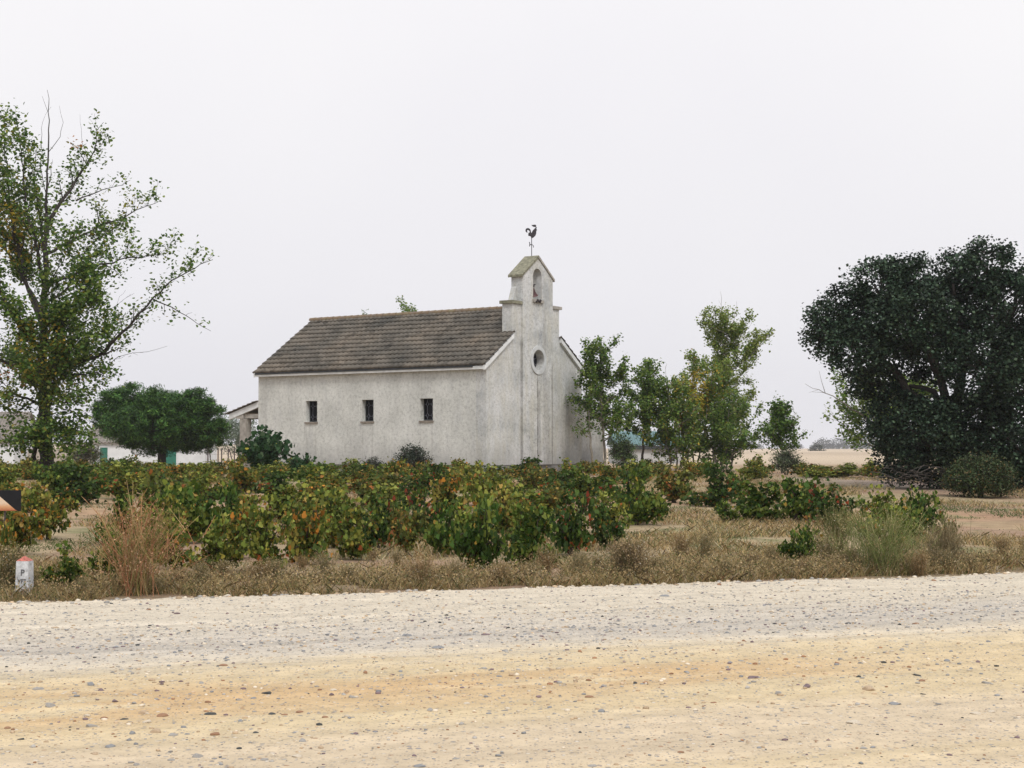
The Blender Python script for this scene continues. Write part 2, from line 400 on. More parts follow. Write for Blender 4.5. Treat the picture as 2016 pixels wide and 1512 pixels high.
# ------------------------------------------------------------------ position phrases
ZONES = [(30, 'the black sign panel'), (95, 'the big poplar trunk'), (165, 'the broom-like shrub'), (206, 'the green outhouse door'), (265, 'the white outhouse wall'),
         (322, 'the round pine trunk'), (385, 'the right half of the pine'), (440, 'the wire fence'), (476, 'the porch pillar'), (540, 'the tall broad-leaved bush'), (613, 'the farthest chapel window'),
         (668, 'the first blank wall bay'), (723, 'the middle chapel window'), (780, 'the second blank wall bay'), (840, 'the nearest chapel window'), (900, 'the last blank wall bay'),
         (957, 'the near chapel corner'), (1010, 'the left gable slope'), (1056, 'the round gable window'), (1110, 'the right gable slope'), (1165, 'the forked sapling'), (1210, 'the annex edge'),
         (1258, 'the leaning dark stemmed poplar'), (1315, 'the turquoise roofed shed'), (1385, 'the yellowing poplar clump'), (1440, 'the tallest pale poplar'), (1490, 'the gap between the poplars'), (1540, 'the small lone poplar'),
         (1600, 'the hazy far bush'), (1660, 'the hazy tree line'), (1730, 'the left oak edge'), (1795, 'the forked oak limb'), (1860, 'the middle of the oak'), (1930, 'the round oak shrub'), (1990, 'the right frame edge')]
def zone(px): return min(ZONES, key=lambda z: abs(z[0] - px))[1]
def topx(p):
    x, y, z = p[0], p[1], p[2] - EYE
    dd = y * cp + z * sp; return CX + F * x / dd, CY - F * (-y * sp + z * cp) / dd
ORD = ['first', 'second', 'third', 'fourth', 'fifth', 'sixth', 'seventh', 'eighth', 'ninth', 'tenth', 'eleventh', 'twelfth', 'thirteenth', 'fourteenth', 'fifteenth', 'sixteenth', 'seventeenth', 'eighteenth', 'nineteenth', 'twentieth', 'twenty-first', 'twenty-second', 'twenty-third', 'twenty-fourth', 'twenty-fifth']

# ------------------------------------------------------------------ gravel and stones
SCOL = {'grey': (0.33, 0.315, 0.295), 'bluish grey': (0.245, 0.25, 0.26), 'tan': (0.45, 0.34, 0.23), 'rust brown': (0.3, 0.17, 0.1), 'pale cream': (0.58, 0.51, 0.41), 'dark': (0.055, 0.06, 0.06), 'purplish': (0.19, 0.14, 0.15)}
def ico(sub):
    bm = bmesh.new(); bmesh.ops.create_icosphere(bm, subdivisions=sub, radius=1)
    V = np.array([v.co[:] for v in bm.verts]); Fc = np.array([[v.index for v in f.verts] for f in bm.faces]); bm.free(); return V, Fc
def stone_shape(sub, seed, flat):
    V, Fc = ico(sub); r = np.random.default_rng(seed)
    for _ in range(7):
        d = r.normal(size=3); d /= np.linalg.norm(d); c = 0.55 + 0.3 * r.random()
        s = V @ d; V = V - np.outer(np.maximum(s - c, 0), d)
    return V * np.array([1, 0.72 + 0.2 * r.random(), flat]), Fc
def scatter_gravel(n, vdist, smin, smax, pal, sub=1, name='gravel', u0=-2.5, u1=16.5):
    proto = [stone_shape(sub, 100 + k, 0.35 + 0.3 * random.random()) for k in range(8)]
    VV, FF, CC = [], [], []; base = 0
    names = list(pal); w = np.array([pal[k] for k in names]); w = w / w.sum()
    for i in range(n):
        v = vdist(); u = random.uniform(u0, u1)
        x, y = rxy(u, v); s = smin + (smax - smin) * random.random() ** 3
        V, Fc = proto[i % 8]; a = random.random() * 6.283
        c, s_ = math.cos(a), math.sin(a)
        q = V * s; q = np.stack([q[:, 0] * c - q[:, 1] * s_, q[:, 0] * s_ + q[:, 1] * c, q[:, 2]], 1) + (x, y, RZ(u, v) + s * 0.12)
        VV.append(q); FF.append(Fc + base); base += len(q)
        cc = np.array(SCOL[names[RNG.choice(len(names), p=w)]]) * random.uniform(0.75, 1.25)
        CC.append(np.tile(cc, (len(q), 1)))
    return np.concatenate(VV), np.concatenate(FF), np.concatenate(CC)
def vd_band():
    r = random.random()
    if r < 0.55: return random.gauss(-3.6, 0.8)
    if r < 0.8: return random.uniform(-2.8, -0.05)
    return random.uniform(-10.5, -4)
palA = {'grey': 4, 'bluish grey': 3, 'tan': 2, 'pale cream': 3, 'purplish': 1, 'dark': 0.3}
palB = {'grey': 2, 'bluish grey': 1.3, 'tan': 4, 'pale cream': 2, 'rust brown': 2, 'purplish': 1, 'dark': 0.3}
parts = [scatter_gravel(22000, vd_band, 0.005, 0.026, palA, 1), scatter_gravel(8000, lambda: random.uniform(-10.6, -4.2), 0.003, 0.014, palB, 1, u0=-0.5, u1=13),
         scatter_gravel(900, lambda: random.gauss(-6.7, 0.7), 0.006, 0.03, palB, 1, u0=0, u1=7),
         scatter_gravel(1500, lambda: random.gauss(0.05, 0.16), 0.012, 0.05, {'pale cream': 5, 'grey': 2, 'tan': 2}, 1)]
b0 = 0; VV = []; FF = []; CC = []
for V_, F_, C_ in parts: VV.append(V_); FF.append(F_ + b0); CC.append(C_); b0 += len(V_)
me = np_mesh('gravel', np.concatenate(VV), 3, np.concatenate(CC), np.concatenate(FF))
tag(link('gravel', me, M_STONEV), 'loose grey and tan gravel strewn over the road', 'gravel', None, 'stuff')

SMAT = {k: plain('stone_' + k.replace(' ', '_'), v, 0.8, 0.25, 20, 0.4) for k, v in SCOL.items()}
SPROTO = {}
for k in SCOL:
    for j in range(4):
        V_, F_ = stone_shape(3, 500 + j * 13 + len(k), (0.38, 0.5, 0.62, 0.8)[j])
        me = np_mesh('stone', V_, 3, None, F_, smooth=False); me.materials.append(SMAT[k]); SPROTO[(k, j)] = me
SHAPES = ['flat', 'low', 'rounded', 'chunky']
# (px, py, width px, colour, shape)
stones = [(180, 1351, 16, 'bluish grey', 3), (200, 1360, 15, 'purplish', 2), (75, 1360, 24, 'grey', 0), (227, 1379, 13, 'purplish', 3), (98, 1389, 24, 'grey', 2), (525, 1365, 22, 'dark', 1), (470, 1376, 15, 'grey', 1),
          (500, 1373, 14, 'bluish grey', 1), (397, 1348, 12, 'grey', 2), (298, 1341, 16, 'tan', 2), (320, 1406, 24, 'rust brown', 1), (280, 1400, 24, 'tan', 1), (245, 1413, 18, 'dark', 0), (414, 1405, 26, 'dark', 0),
          (205, 1410, 16, 'rust brown', 1), (180, 1427, 24, 'grey', 1), (290, 1421, 20, 'pale cream', 2), (260, 1445, 14, 'bluish grey', 3), (305, 1441, 30, 'tan', 1), (340, 1447, 22, 'grey', 0), (424, 1446, 22, 'rust brown', 2),
          (368, 1445, 12, 'bluish grey', 1), (360, 1433, 14, 'bluish grey', 2), (219, 1472, 24, 'bluish grey', 1), (388, 1490, 26, 'grey', 2), (268, 1507, 16, 'grey', 2), (188, 1489, 14, 'tan', 2), (337, 1498, 16, 'grey', 0),
          (596, 1461, 18, 'grey', 2), (631, 1472, 14, 'tan', 2), (521, 1494, 18, 'grey', 0), (584, 1488, 20, 'pale cream', 0), (503, 1444, 14, 'dark', 0), (475, 1422, 14, 'bluish grey', 2), (535, 1406, 16, 'dark', 0),
          (560, 1408, 14, 'rust brown', 0), (590, 1401, 16, 'rust brown', 1), (640, 1413, 14, 'rust brown', 1), (657, 1357, 14, 'pale cream', 1), (693, 1371, 18, 'grey', 1), (440, 1313, 18, 'rust brown', 0), (403, 1299, 13, 'bluish grey', 1),
          (740, 1444, 12, 'bluish grey', 1), (739, 1443, 12, 'purplish', 0), (847, 1401, 16, 'grey', 2), (919, 1386, 14, 'pale cream', 1), (963, 1405, 13, 'bluish grey', 1), (995, 1398, 13, 'grey', 1), (984, 1346, 16, 'grey', 0),
          (1007, 1329, 15, 'tan', 2), (982, 1331, 13, 'bluish grey', 1), (1186, 1403, 18, 'bluish grey', 2), (1175, 1396, 10, 'tan', 2), (1188, 1350, 16, 'grey', 2), (1250, 1344, 10, 'dark', 3), (1265, 1346, 11, 'bluish grey', 1),
          (920, 1252, 18, 'grey', 1), (955, 1252, 20, 'purplish', 0), (985, 1254, 11, 'grey', 2), (862, 1277, 26, 'bluish grey', 0), (800, 1252, 22, 'bluish grey', 1), (1308, 1173, 20, 'bluish grey', 0), (1287, 1235, 12, 'bluish grey', 2),
          (1164, 1239, 14, 'grey', 2), (1127, 1236, 11, 'bluish grey', 2), (1485, 1335, 26, 'purplish', 1), (1533, 1366, 16, 'grey', 3), (1588, 1352, 20, 'purplish', 2), (1521, 1387, 11, 'tan', 3), (1762, 1385, 26, 'bluish grey', 0),
          (1680, 1424, 30, 'pale cream', 0), (1712, 1356, 30, 'tan', 1), (1805, 1330, 16, 'dark', 1), (1776, 1279, 14, 'grey', 2), (1670, 1227, 14, 'dark', 0), (1803, 1226, 14, 'rust brown', 0), (1646, 1235, 16, 'grey', 0),
          (1865, 1303, 14, 'bluish grey', 2), (1942, 1346, 20, 'grey', 1), (1920, 1404, 22, 'pale cream', 0), (1952, 1400, 16, 'pale cream', 1), (1971, 1376, 9, 'dark', 2), (1817, 1368, 12, 'dark', 1), (1925, 1303, 12, 'purplish', 2),
          (1945, 1262, 12, 'bluish grey', 2), (1585, 1424, 18, 'pale cream', 0), (1405, 1385, 13, 'rust brown', 0), (1367, 1368, 9, 'grey', 3), (1142, 1445, 9, 'dark', 2), (1276, 1453, 12, 'dark', 0), (1167, 1507, 22, 'grey', 0),
          (827, 1508, 26, 'bluish grey', 0), (898, 1494, 16, 'grey', 0), (1340, 1482, 14, 'rust brown', 0), (1416, 1153, 10, 'rust brown', 3), (1838, 1147, 11, 'rust brown', 2), (348, 1208, 14, 'purplish', 1), (293, 1202, 11, 'rust brown', 2),
          (135, 1213, 10, 'grey', 1), (108, 1234, 16, 'tan', 0), (1460, 1300, 12, 'grey', 0), (1240, 1489, 16, 'tan', 0), (1500, 1470, 14, 'tan', 1), (1640, 1390, 12, 'tan', 1), (90, 1462, 14, 'tan', 1), (42, 1458, 14, 'dark', 1), (15, 1430, 14, 'rust brown', 1),
          (1160, 1372, 18, 'rust brown', 0), (1700, 1473, 16, 'grey', 0), (1815, 1340, 14, 'rust brown', 1)]
def band_name(v):
    if v > -2.2: return 'the cream far side of the road'
    if v > -4.8: return 'the grey gravel band'
    if v > -6.1: return 'the yellow sand'
    if v > -7.6: return 'the orange rut'
    return 'the smooth beige near side'
seen = {}
recs = []
for px, py, w, c, sh in stones:
    a, b, cc = ray(px, py); t = (EYE - 0.03) / -cc; x, y = a * t, b * t
    recs.append((px, py, x, y, w / F * y * 0.5, c, sh))
for k, (px, py, x, y, r, c, sh) in enumerate(recs):
    u, v = ru(x, y), rv(x, y)
    key = (SHAPES[sh], c, band_name(v), zone(px)); seen[key] = seen.get(key, 0) + 1
    lab = f"{key[0]} {key[1]} stone on {key[2].replace('the ', '', 1)}, below {key[3]}"
    if seen[key] > 1: lab = ('nearer ' if seen[key] == 2 else 'nearest ') + lab
    if len(lab.split()) > 16: lab = lab.replace(' far side of the road', ' far roadside')
    o = link('stone', SPROTO[(c, sh)], None, None, (x, y, RZ(u, v) + r * 0.02), random.random() * 0.6 - 0.3 + (math.pi if random.random() < 0.5 else 0))
    o.scale = (r, r, r)
    tag(o, lab, 'stone', 'loose stones on the road')

# ------------------------------------------------------------------ foliage tools
def leaf_quads(Pts, size, col, up=0.3, shape='diamond', jitter=0.35, droop=0.0):
    """Pts (n,3) -> leaf polygons; col (n,3)"""
    n = len(Pts); r = RNG
    nrm = r.normal(size=(n, 3)); nrm[:, 2] = np.abs(nrm[:, 2]) * (1 + up * 2) + up
    if shape == 'vine': nrm[:, 2] *= 0.62
    nrm /= np.linalg.norm(nrm, axis=1)[:, None]
    t = r.normal(size=(n, 3)); t[:, 2] -= droop; t -= nrm * (t * nrm).sum(1)[:, None]; t /= np.linalg.norm(t, axis=1)[:, None] + 1e-9
    b = np.cross(nrm, t); s = (size * (1 + jitter * (r.random(n) * 2 - 1)))[:, None] if np.ndim(size) == 0 else (size * (1 + jitter * (r.random(n) * 2 - 1)))[:, None]
    if shape == 'diamond': K = [(-0.5, 0), (0, 0.46), (0.5, 0), (0, -0.46)]; bend = [0, 0.08, 0, 0.08]
    elif shape == 'poplar': K = [(-0.45, 0), (-0.25, 0.42), (0.15, 0.36), (0.55, 0), (0.15, -0.36), (-0.25, -0.42)]; bend = [0, 0.1, 0.08, -0.1, 0.08, 0.1]
    elif shape == 'vine': K = [(-0.35, 0), (-0.5, 0.32), (-0.05, 0.5), (0.12, 0.34), (0.4, 0.3), (0.55, 0), (0.4, -0.3), (0.12, -0.34), (-0.05, -0.5), (-0.5, -0.32)]; bend = [0, 0.06, 0.14, 0.03, 0.02, -0.16, 0.02, 0.03, 0.14, 0.06]
    elif shape == 'needle': K = [(-0.5, 0.10), (0.5, 0.0), (-0.5, -0.10)]; bend = [0, 0, 0]
    K = np.array(K); k = len(K)
    V = Pts[:, None, :] + s[:, None, :] * (K[None, :, 0:1] * t[:, None, :] + K[None, :, 1:2] * b[:, None, :] + np.array(bend)[None, :, None] * nrm[:, None, :])
    C = np.repeat(col, k, axis=0)
    return V.reshape(-1, 3), C, k
def pick(pal, n, clump=None):
    """pal: list of (weight, rgb)"""
    w = np.array([p[0] for p in pal], float); w /= w.sum(); c = np.array([p[1] for p in pal])
    i = RNG.choice(len(pal), size=n, p=w); col = c[i] * (0.75 + 0.5 * RNG.random((n, 1)))
    return col
def smooth_line(pts, step=0.3):
    pts = [np.array(p, float) for p in pts]; out = []
    Q = [2 * pts[0] - pts[1]] + pts + [2 * pts[-1] - pts[-2]]
    for i in range(1, len(Q) - 2):
        p0, p1, p2, p3 = Q[i - 1:i + 3]; n = max(1, int(np.linalg.norm(p2 - p1) / step))
        for j in range(n):
            t = j / n
            out.append(0.5 * ((2 * p1) + (-p0 + p2) * t + (2 * p0 - 5 * p1 + 4 * p2 - p3) * t * t + (-p0 + 3 * p1 - 3 * p2 + p3) * t ** 3))
    out.append(pts[-1]); return np.array(out)
LEAFK = 2.2
def grow(mb, line, r0, r1, level, dens, ln, leafpts, up=0.35, start=0.2, n=6, spread=0.16, lpm=34, gnarl=0.05):
    dens = dens * (1.25 if level == 2 else 1.0)
    L = len(line); tt = np.linspace(0, 1, L); rad = r0 + (r1 - r0) * tt ** 0.8
    line = line + RNG.normal(size=line.shape) * gnarl * (tt[:, None] > 0) * min(1, 1)
    mb.tube(line, list(rad), n)
    total = sum(np.linalg.norm(line[i + 1] - line[i]) for i in range(L - 1))
    if level > 0:
        nc = max(2, int(total * dens))
        for k in range(nc):
            t = start + (1 - start) * (k + random.random()) / nc; i = min(L - 2, int(t * (L - 1)))
            d = line[min(i + 1, L - 1)] - line[i]; d /= np.linalg.norm(d) + 1e-9
            pr = RNG.normal(size=3); pr -= d * pr.dot(d); pr /= np.linalg.norm(pr) + 1e-9
            dr = d * random.uniform(0.4, 1.1) + pr * random.uniform(0.6, 1.0) + np.array([0, 0, up]); dr /= np.linalg.norm(dr)
            l = ln * random.uniform(0.5, 1.2) * (1.1 - 0.55 * t)
            m = max(3, int(l / 0.18)); cur = line[i].copy(); pl = [cur.copy()]
            for q in range(m):
                dr = dr + RNG.normal(size=3) * 0.13 + np.array([0, 0, 0.05 * up]); dr /= np.linalg.norm(dr)
                cur = cur + dr * l / m; pl.append(cur.copy())
            rr = rad[i] * 0.6
            grow(mb, np.array(pl), min(rr, 0.02 + 0.018 * l), 0.004, level - 1, dens * 1.5, ln * 0.42, leafpts, up, 0.15, max(3, n - 2), spread, lpm, 0.01)
    else:
        k = max(2, int(total * lpm * LEAFK))
        t = RNG.random(k) ** 0.7 * (L - 1); i = np.minimum(t.astype(int), L - 2); f = (t - i)[:, None]
        pts = line[i] * (1 - f) + line[i + 1] * f + RNG.normal(size=(k, 3)) * spread
        leafpts.append(pts[RNG.random(k) < (0.35 if random.random() < .3 else 1.1)])
def make_tree(name, limbs, label, cat, group, pal, size, leafmat, barkmat, shape='poplar', patch=None, loc=None, bare=(), **kw):
    """limbs: list of dict(pts, r0, r1, level, dens, ln)"""
    base = np.array(limbs[0]['pts'][0], float) if loc is None else np.array(loc)
    root = empty(name, tuple(base)); tag(root, label, cat, group)
    mb = MB(); lp = []
    for L in limbs:
        line = smooth_line([np.array(p, float) - base for p in L['pts']], L.get('step', 0.3))
        leafs = [] if L.get('bare') else lp
        a = dict(up=L.get('up', 0.35), start=L.get('start', 0.2), n=L.get('n', 7), spread=L.get('spread', kw.get('spread', 0.16)), lpm=L.get('lpm', kw.get('lpm', 34)), gnarl=L.get('gnarl', 0.03))
        grow(mb, line, L['r0'], L['r1'], L.get('level', 2), L.get('dens', 2.0), L.get('ln', 1.4), leafs, **a)
    mb.build('trunk', barkmat, root, smooth=True)
    pts = np.concatenate(lp); pts = pts[pts[:, 2] > 0.15]
    col = pick(pal, len(pts))
    if patch:
        for (c, r, pc, pr) in patch:
            d = np.linalg.norm((pts - (np.array(c) - base)) / np.array(r), axis=1); m = (d < 1) & (RNG.random(len(pts)) < pr)
            col[m] = np.array(pc) * (0.7 + 0.6 * RNG.random((m.sum(), 1)))
    V, C, k = leaf_quads(pts, size, col, shape=shape)
    link('crown', np_mesh('crown', V, k, C), leafmat, root)
    return root, len(pts)

# ------------------------------------------------------------------ chapel
PX0 = P(957, 920, 71.0)
GZ = 0.40
TH = math.atan2(0.834, 0.552)
CH_LOC = (PX0.x, 71.0, GZ)
W, LL = 8.6, 14.16
chapel = empty('chapel', CH_LOC, TH)
tag(chapel, 'white rough-cast chapel with grey tiled roof, bell gable and rooster vane', 'chapel')
def rz(u): return 5.33 + 0.66 * (u if u <= 4.3 else 8.6 - u)
cpar = dict(parent=chapel)
# --- long side wall with three windows (plane x=0, along y)
win = [(3.05, 3.80), (6.63, 7.36), (10.21, 10.95)]
holes = [[(a, 2.55), (b, 2.55), (b, 3.60), (a, 3.60)] for a, b in win]
me = poly_slab([(0.57, 0.45), (LL, 0.45), (LL, 5.12), (0.57, 5.12)], holes, 0.35)
me.transform(Matrix(((0, 1, 0, 0), (1, 0, 0, 0), (0, 0, 1, 0), (0, 0, 0, 1))))
bm = bmesh.new(); bm.from_mesh(me); bmesh.ops.recalc_face_normals(bm, faces=bm.faces); bm.to_mesh(me); bm.free()
o = link('side_wall', me, M_STUCCO, chapel)
# far side wall and back gable
MB().box(W - 0.35, W, 0.57, LL, 0.45, 5.12).build('side_wall', M_STUCCO, chapel)
me = poly_slab([(0.35, 0.45), (W - 0.35, 0.45), (W - 0.35, rz(W - 0.35) - 0.14), (4.3, rz(4.3) - 0.14), (0.35, rz(0.35) - 0.14)], [], 0.35)
me.transform(Matrix.Translation((0, LL - 0.352, 0))); link('end_wall', me, M_STUCCO, chapel)
# --- front gable: left, right wings with shoulders
for s in (0, 1):
    pts = [(0, 0.45), (2.965, 0.45), (2.965, 8.12), (2.18, 8.12), (2.18, rz(2.18) - 0.14), (0, rz(0) - 0.14)]
    if s: pts = [(W - 0.01 - x, z) for x, z in pts][::-1]
    me = poly_slab(pts, [], 0.57); link('gable_wall', me, M_STUCCO_G, chapel)
# --- central pier with bell arch and round window
ua, ub = 2.965, 5.655; zc = 5.51; uc = 4.31
arch = [(3.865, 8.42), (4.64, 8.42), (4.64, 9.58)] + [(4.2525 + 0.3875 * math.cos(t), 9.58 + 0.3875 * math.sin(t)) for t in np.linspace(0, math.pi, 14)[1:-1]] + [(3.865, 9.58)]
me = poly_slab([(ua, 0.45), (ub, 0.45), (ub, 9.52), (uc, 10.46), (ua, 9.52)], [circ(uc, zc, 0.5), arch], 0.67)
me.transform(Matrix.Translation((0, -0.10, 0))); pier = link('bell_gable', me, M_STUCCO_G, chapel)
# ring round the oculus
me = poly_slab(circ(uc, zc, 0.70, 48), [circ(uc, zc, 0.503, 48)], 0.05); me.transform(Matrix.Translation((0, -0.148, 0)))
oc = link('round_window', me, plain('ring_render', (0.5, 0.52, 0.53), 0.9, 0.15, 4, 0.3), chapel)
m = MB(); m.prism(circ(uc, zc, 0.497, 40), 'y', 0.30, 0.32); m.build('pane', M_GLASS, oc)
m = MB()
for k in range(4):
    a = math.pi * k / 4 + 0.3; c_, s_ = math.cos(a), math.sin(a)
    m.tube([(uc - 0.48 * c_, 0.285, zc - 0.48 * s_), (uc + 0.48 * c_, 0.285, zc + 0.48 * s_)], 0.012, 4)
m.tube([(uc + 0.2 * math.cos(t), 0.275, zc + 0.2 * math.sin(t)) for t in np.linspace(0, 6.283, 20)], 0.012, 4)
m.build('glazing_bars', M_LEAD, oc)
# shoulder caps, wedges
for s in (0, 1):
    f = (lambda x: x) if not s else (lambda x: 8.62 - x)
    a, b = sorted((f(2.06), f(2.96)))
    MB().box(a, b, -0.085, 0.66, 8.122, 8.27).build('shoulder_cap', M_LICHEN if not s else M_CONC, chapel)
    tri = [(f(2.962), 8.272), (f(2.62), 8.272), (f(2.90), 8.95), (f(2.962), 9.0)]
    MB().prism(tri, 'y', 0.27, 0.54).build('buttress', M_STUCCO_G, chapel)
    # slab roof of the bell gable
    e0 = f(ua) + (-0.13 if not s else 0.13)
    t0 = 9.54 - 0.13 * 0.70
    sl = [(e0, t0), (uc, 10.49), (uc, 10.62), (e0, t0 + 0.12)]
    MB().prism(sl, 'y', -0.15, 0.68).build('bell_gable_roof', M_LICHEN if not s else M_CONC, chapel)
# arch sill
MB().box(3.80, 4.71, -0.20, -0.102, 8.30, 8.44).build('arch_sill', M_CONC, chapel)
m = MB()
for x, z, r in ((3.98, 8.33, .06), (4.1, 8.40, .07), (4.22, 8.36, .05), (4.34, 8.40, .075), (4.3, 8.33, .05)):
    m.tube([(x, -0.19, z), (x, -0.26, z)], [r, r * 0.7], 6)
m.build('iron_bracket', M_BELLDARK, chapel)
# white verge boards, soffit/fascia
for s in (0, 1):
    f = (lambda x: x) if not s else (lambda x: W - x)
    q = [(f(-0.27), rz(-0.27) - 0.30), (f(2.17), rz(2.17) - 0.28), (f(2.17), rz(2.17) - 0.065), (f(-0.27), rz(-0.27) - 0.065)]
    MB().prism(q, 'y', -0.13, -0.003).build('verge_board', M_TRIM, chapel)
    q = [(f(-0.27), rz(-0.27) - 0.30), (f(4.3), rz(4.3) - 0.28), (f(4.3), rz(4.3) - 0.065), (f(-0.27), rz(-0.27) - 0.065)]
    MB().prism(q, 'y', LL + 0.003, LL + 0.1).build('verge_board', M_TRIM, chapel)
    a, b = sorted((f(-0.25), f(-0.003)))
    MB().box(a, b, 0.0, LL, 4.89, 5.045).build('eaves_moulding', M_TRIM, chapel)
# plinth
MB().box(0.03, W - 0.03, 0.03, LL - 0.03, -0.35, 0.448).build('plinth', M_PLINTH, chapel)
MB().box(0.0, 0.95, -0.06, 0.028, -0.3, 0.40).build('whitewashed_footing', M_TRIM, chapel)
# --- tiled roof
def tile_panel(u0, u1, v0, v1, mirror):
    ncourse = 13; ul = -0.33; uh = 4.3
    step = (uh - ul) / ncourse; V = []; Fc = []
    n = int((v1 - v0) / 0.025); vv = np.linspace(v0, v1, n)
    
    for c in range(ncourse):
        a, b = ul + c * step, ul + (c + 1) * step
        if b <= u0 + 1e-6 or a >= u1 - 1e-6: continue
        a2, b2 = max(a, u0), min(b + 0.02, u1 + 0.0)
        off = 0.03 * np.array([np.sin(c * 1.7)])
        roll = 0.05 * np.abs(np.sin(np.pi * (vv / 0.27))) + 0.006 * np.sin(vv * 1.3 + c) + 0.006 * (vnoise(vv * 5, c * 3.3 + 0 * vv) - .5) * 2
        rows = []
        for (u, lift) in ((a2 + 0.07, -0.05), (a2, 0.06), ((a2 + b2) / 2, 0.03), (b2, 0.0)):
            z = rz(u) - 0.05 + lift + (roll if lift > -0.01 else roll * 0.6)
            rows.append(np.stack([np.full(n, u if not mirror else W - u), vv, z], 1))
        base = sum(len(x) for x in V); V += rows
        for r_ in range(3):
            i = base + r_ * n + np.arange(n - 1)
            q = np.stack([i, i + 1, i + 1 + n, i + n], 1); Fc.append(q if mirror else q[:, ::-1])
    return np.concatenate(V), np.concatenate(Fc)
for s in (0, 1):
    A = tile_panel(-0.33, 2.18, -0.16, LL + 0.14, s); B = tile_panel(2.18, 4.3, 0.575, LL + 0.14, s)
    V_ = np.concatenate([A[0], B[0]]); F_ = np.concatenate([A[1], B[1] + len(A[0])])
    rf = link('roof', np_mesh('roof', V_, 4, None, F_), M_TILE, chapel)
    f = (lambda x: x) if not s else (lambda x: W - x)
    q = [(f(-0.29), rz(-0.29) - 0.15), (f(4.29), rz(4.29) - 0.13), (f(4.29), rz(4.29) - 0.08), (f(-0.29), rz(-0.29) - 0.09)]
    MB().prism(q, 'y', 0.575, LL + 0.002).build('roof_deck', M_DARKTRIM, chapel)
m = MB(); y = 0.58; k = 0
while y < LL + 0.1:
    L_ = 0.42; pr = []
    for (yy, r_) in ((y, 0.145), (y + L_ * 0.97, 0.125)):
        pr += [(4.3 + r_ * math.cos(t), yy, 8.11 + r_ * math.sin(t)) for t in np.linspace(-0.25, math.pi + 0.25, 9)]
    m.add(pr, [(i, i + 1, i + 10, i + 9) for i in range(8)] + [tuple(range(9)), tuple(range(17, 8, -1))]); y += L_; k += 1
m.build('ridge_tiles', M_RIDGE, chapel)
# --- windows on the side wall
for a, b in win:
    w = MB(); fx = 0.285
    w.box(fx, fx + 0.05, a + 0.004, a + 0.04, 2.58, 3.596); w.box(fx, fx + 0.05, b - 0.04, b - 0.004, 2.58, 3.596)
    w.box(fx, fx + 0.05, a + 0.041, b - 0.041, 3.56, 3.596); w.box(fx, fx + 0.05, a + 0.041, b - 0.041, 2.58, 2.62)
    wf = w.build('window', M_DARKTRIM, chapel)
    MB().box(fx + 0.055, fx + 0.07, a + 0.02, b - 0.02, 2.6, 3.58).build('pane', M_GLASS, wf)
    bz = MB(); x = fx - 0.008; c = (a + b) / 2
    def bar(p, q): bz.tube([(x, p[0], p[1]), (x, q[0], q[1])], 0.0055, 4)
    for cc in (c - 0.15, c + 0.15):
        for z in (2.80, 3.34):
            d, e = 0.075, 0.12
            bar((cc - d, z), (cc, z + e)); bar((cc, z + e), (cc + d, z)); bar((cc + d, z), (cc, z - e)); bar((cc, z - e), (cc - d, z))
        bar((cc, 2.92), (cc, 3.22)); bar((cc, 3.46), (cc, 3.57)); bar((cc, 2.68), (cc, 2.61))
    for z in (2.80, 3.34): bar((c - 0.075, z), (c + 0.075, z)); bar((c - 0.225, z), (a + 0.03, z)); bar((c + 0.225, z), (b - 0.03, z))
    bz.build('lead_bars', M_LEAD, wf)
    MB().box(-0.07, 0.28, a - 0.05, b + 0.04, 2.47, 2.545).build('sill', M_SILL, wf)
# --- porch at the far end
pz0, pz1 = 3.68, 3.06
porch = MB()
porch.prism([(LL + 0.003, pz0 - 0.34), (16.2, pz1 - 0.34), (16.2, pz1 - 0.04), (LL + 0.003, pz0 - 0.04)], 'x', 0.0, 0.12)
pr = porch.build('porch', M_TRIM, chapel)
m = MB(); m.prism([(LL + 0.003, pz0 - 0.12), (16.25, pz1 - 0.12), (16.25, pz1 - 0.05), (LL + 0.003, pz0 - 0.05)], 'x', 0.125, 5.2); m.build('porch_ceiling', M_CONC, pr)
m = MB()
n = 7
for i in range(n):
    t0, t1 = i / n, (i + 1.12) / n
    y0, y1 = LL + 0.01 + t0 * 2.3, LL + 0.01 + t1 * 2.3; z0, z1 = pz0 - t0 * 0.68, pz0 - t1 * 0.68
    m.prism([(y0, z0 - 0.035), (y1, z1 + 0.01), (y1, z1 + 0.05), (y0, z0 + 0.0)], 'x', -0.12 + 0.001 * i, 5.3)
m.build('porch_tiles', M_TILE, pr)
MB().box(0.03, 5.1, 15.25, 15.75, 2.76, 3.02).build('beam', M_CONC, pr)
MB().box(0.125, 0.6, LL + 0.01, 15.24, 2.78, 3.0).build('beam', M_CONC, pr)
MB().box(0.06, 0.46, 15.07, 15.50, -0.3, 2.755).build('pillar', M_CONC, pr)
MB().box(4.5, 4.9, 15.07, 15.50, -0.3, 2.755).build('pillar', M_CONC, pr)
# --- annex on the right
m = MB(); m.prism([(W + 0.002, -0.3), (W + 2.35, -0.3), (W + 2.35, 2.55), (W + 0.002, 3.6)], 'y', 0.12, 6.0); ax = m.build('annex', M_STUCCO_G, chapel)
m = MB(); m.prism([(W + 0.002, 3.62), (W + 2.5, 2.52), (W + 2.5, 2.62), (W + 0.002, 3.74)], 'y', 0.0, 6.15); m.build('annex_roof', M_OLDTILE, ax)
# --- weather vane
vp = Vector((uc, 0.27, 0))
m = MB(); m.tube([(uc, 0.27, 10.5), (uc, 0.27, 11.62)], 0.018, 6); vane = m.build('weather_vane', M_IRON, chapel)
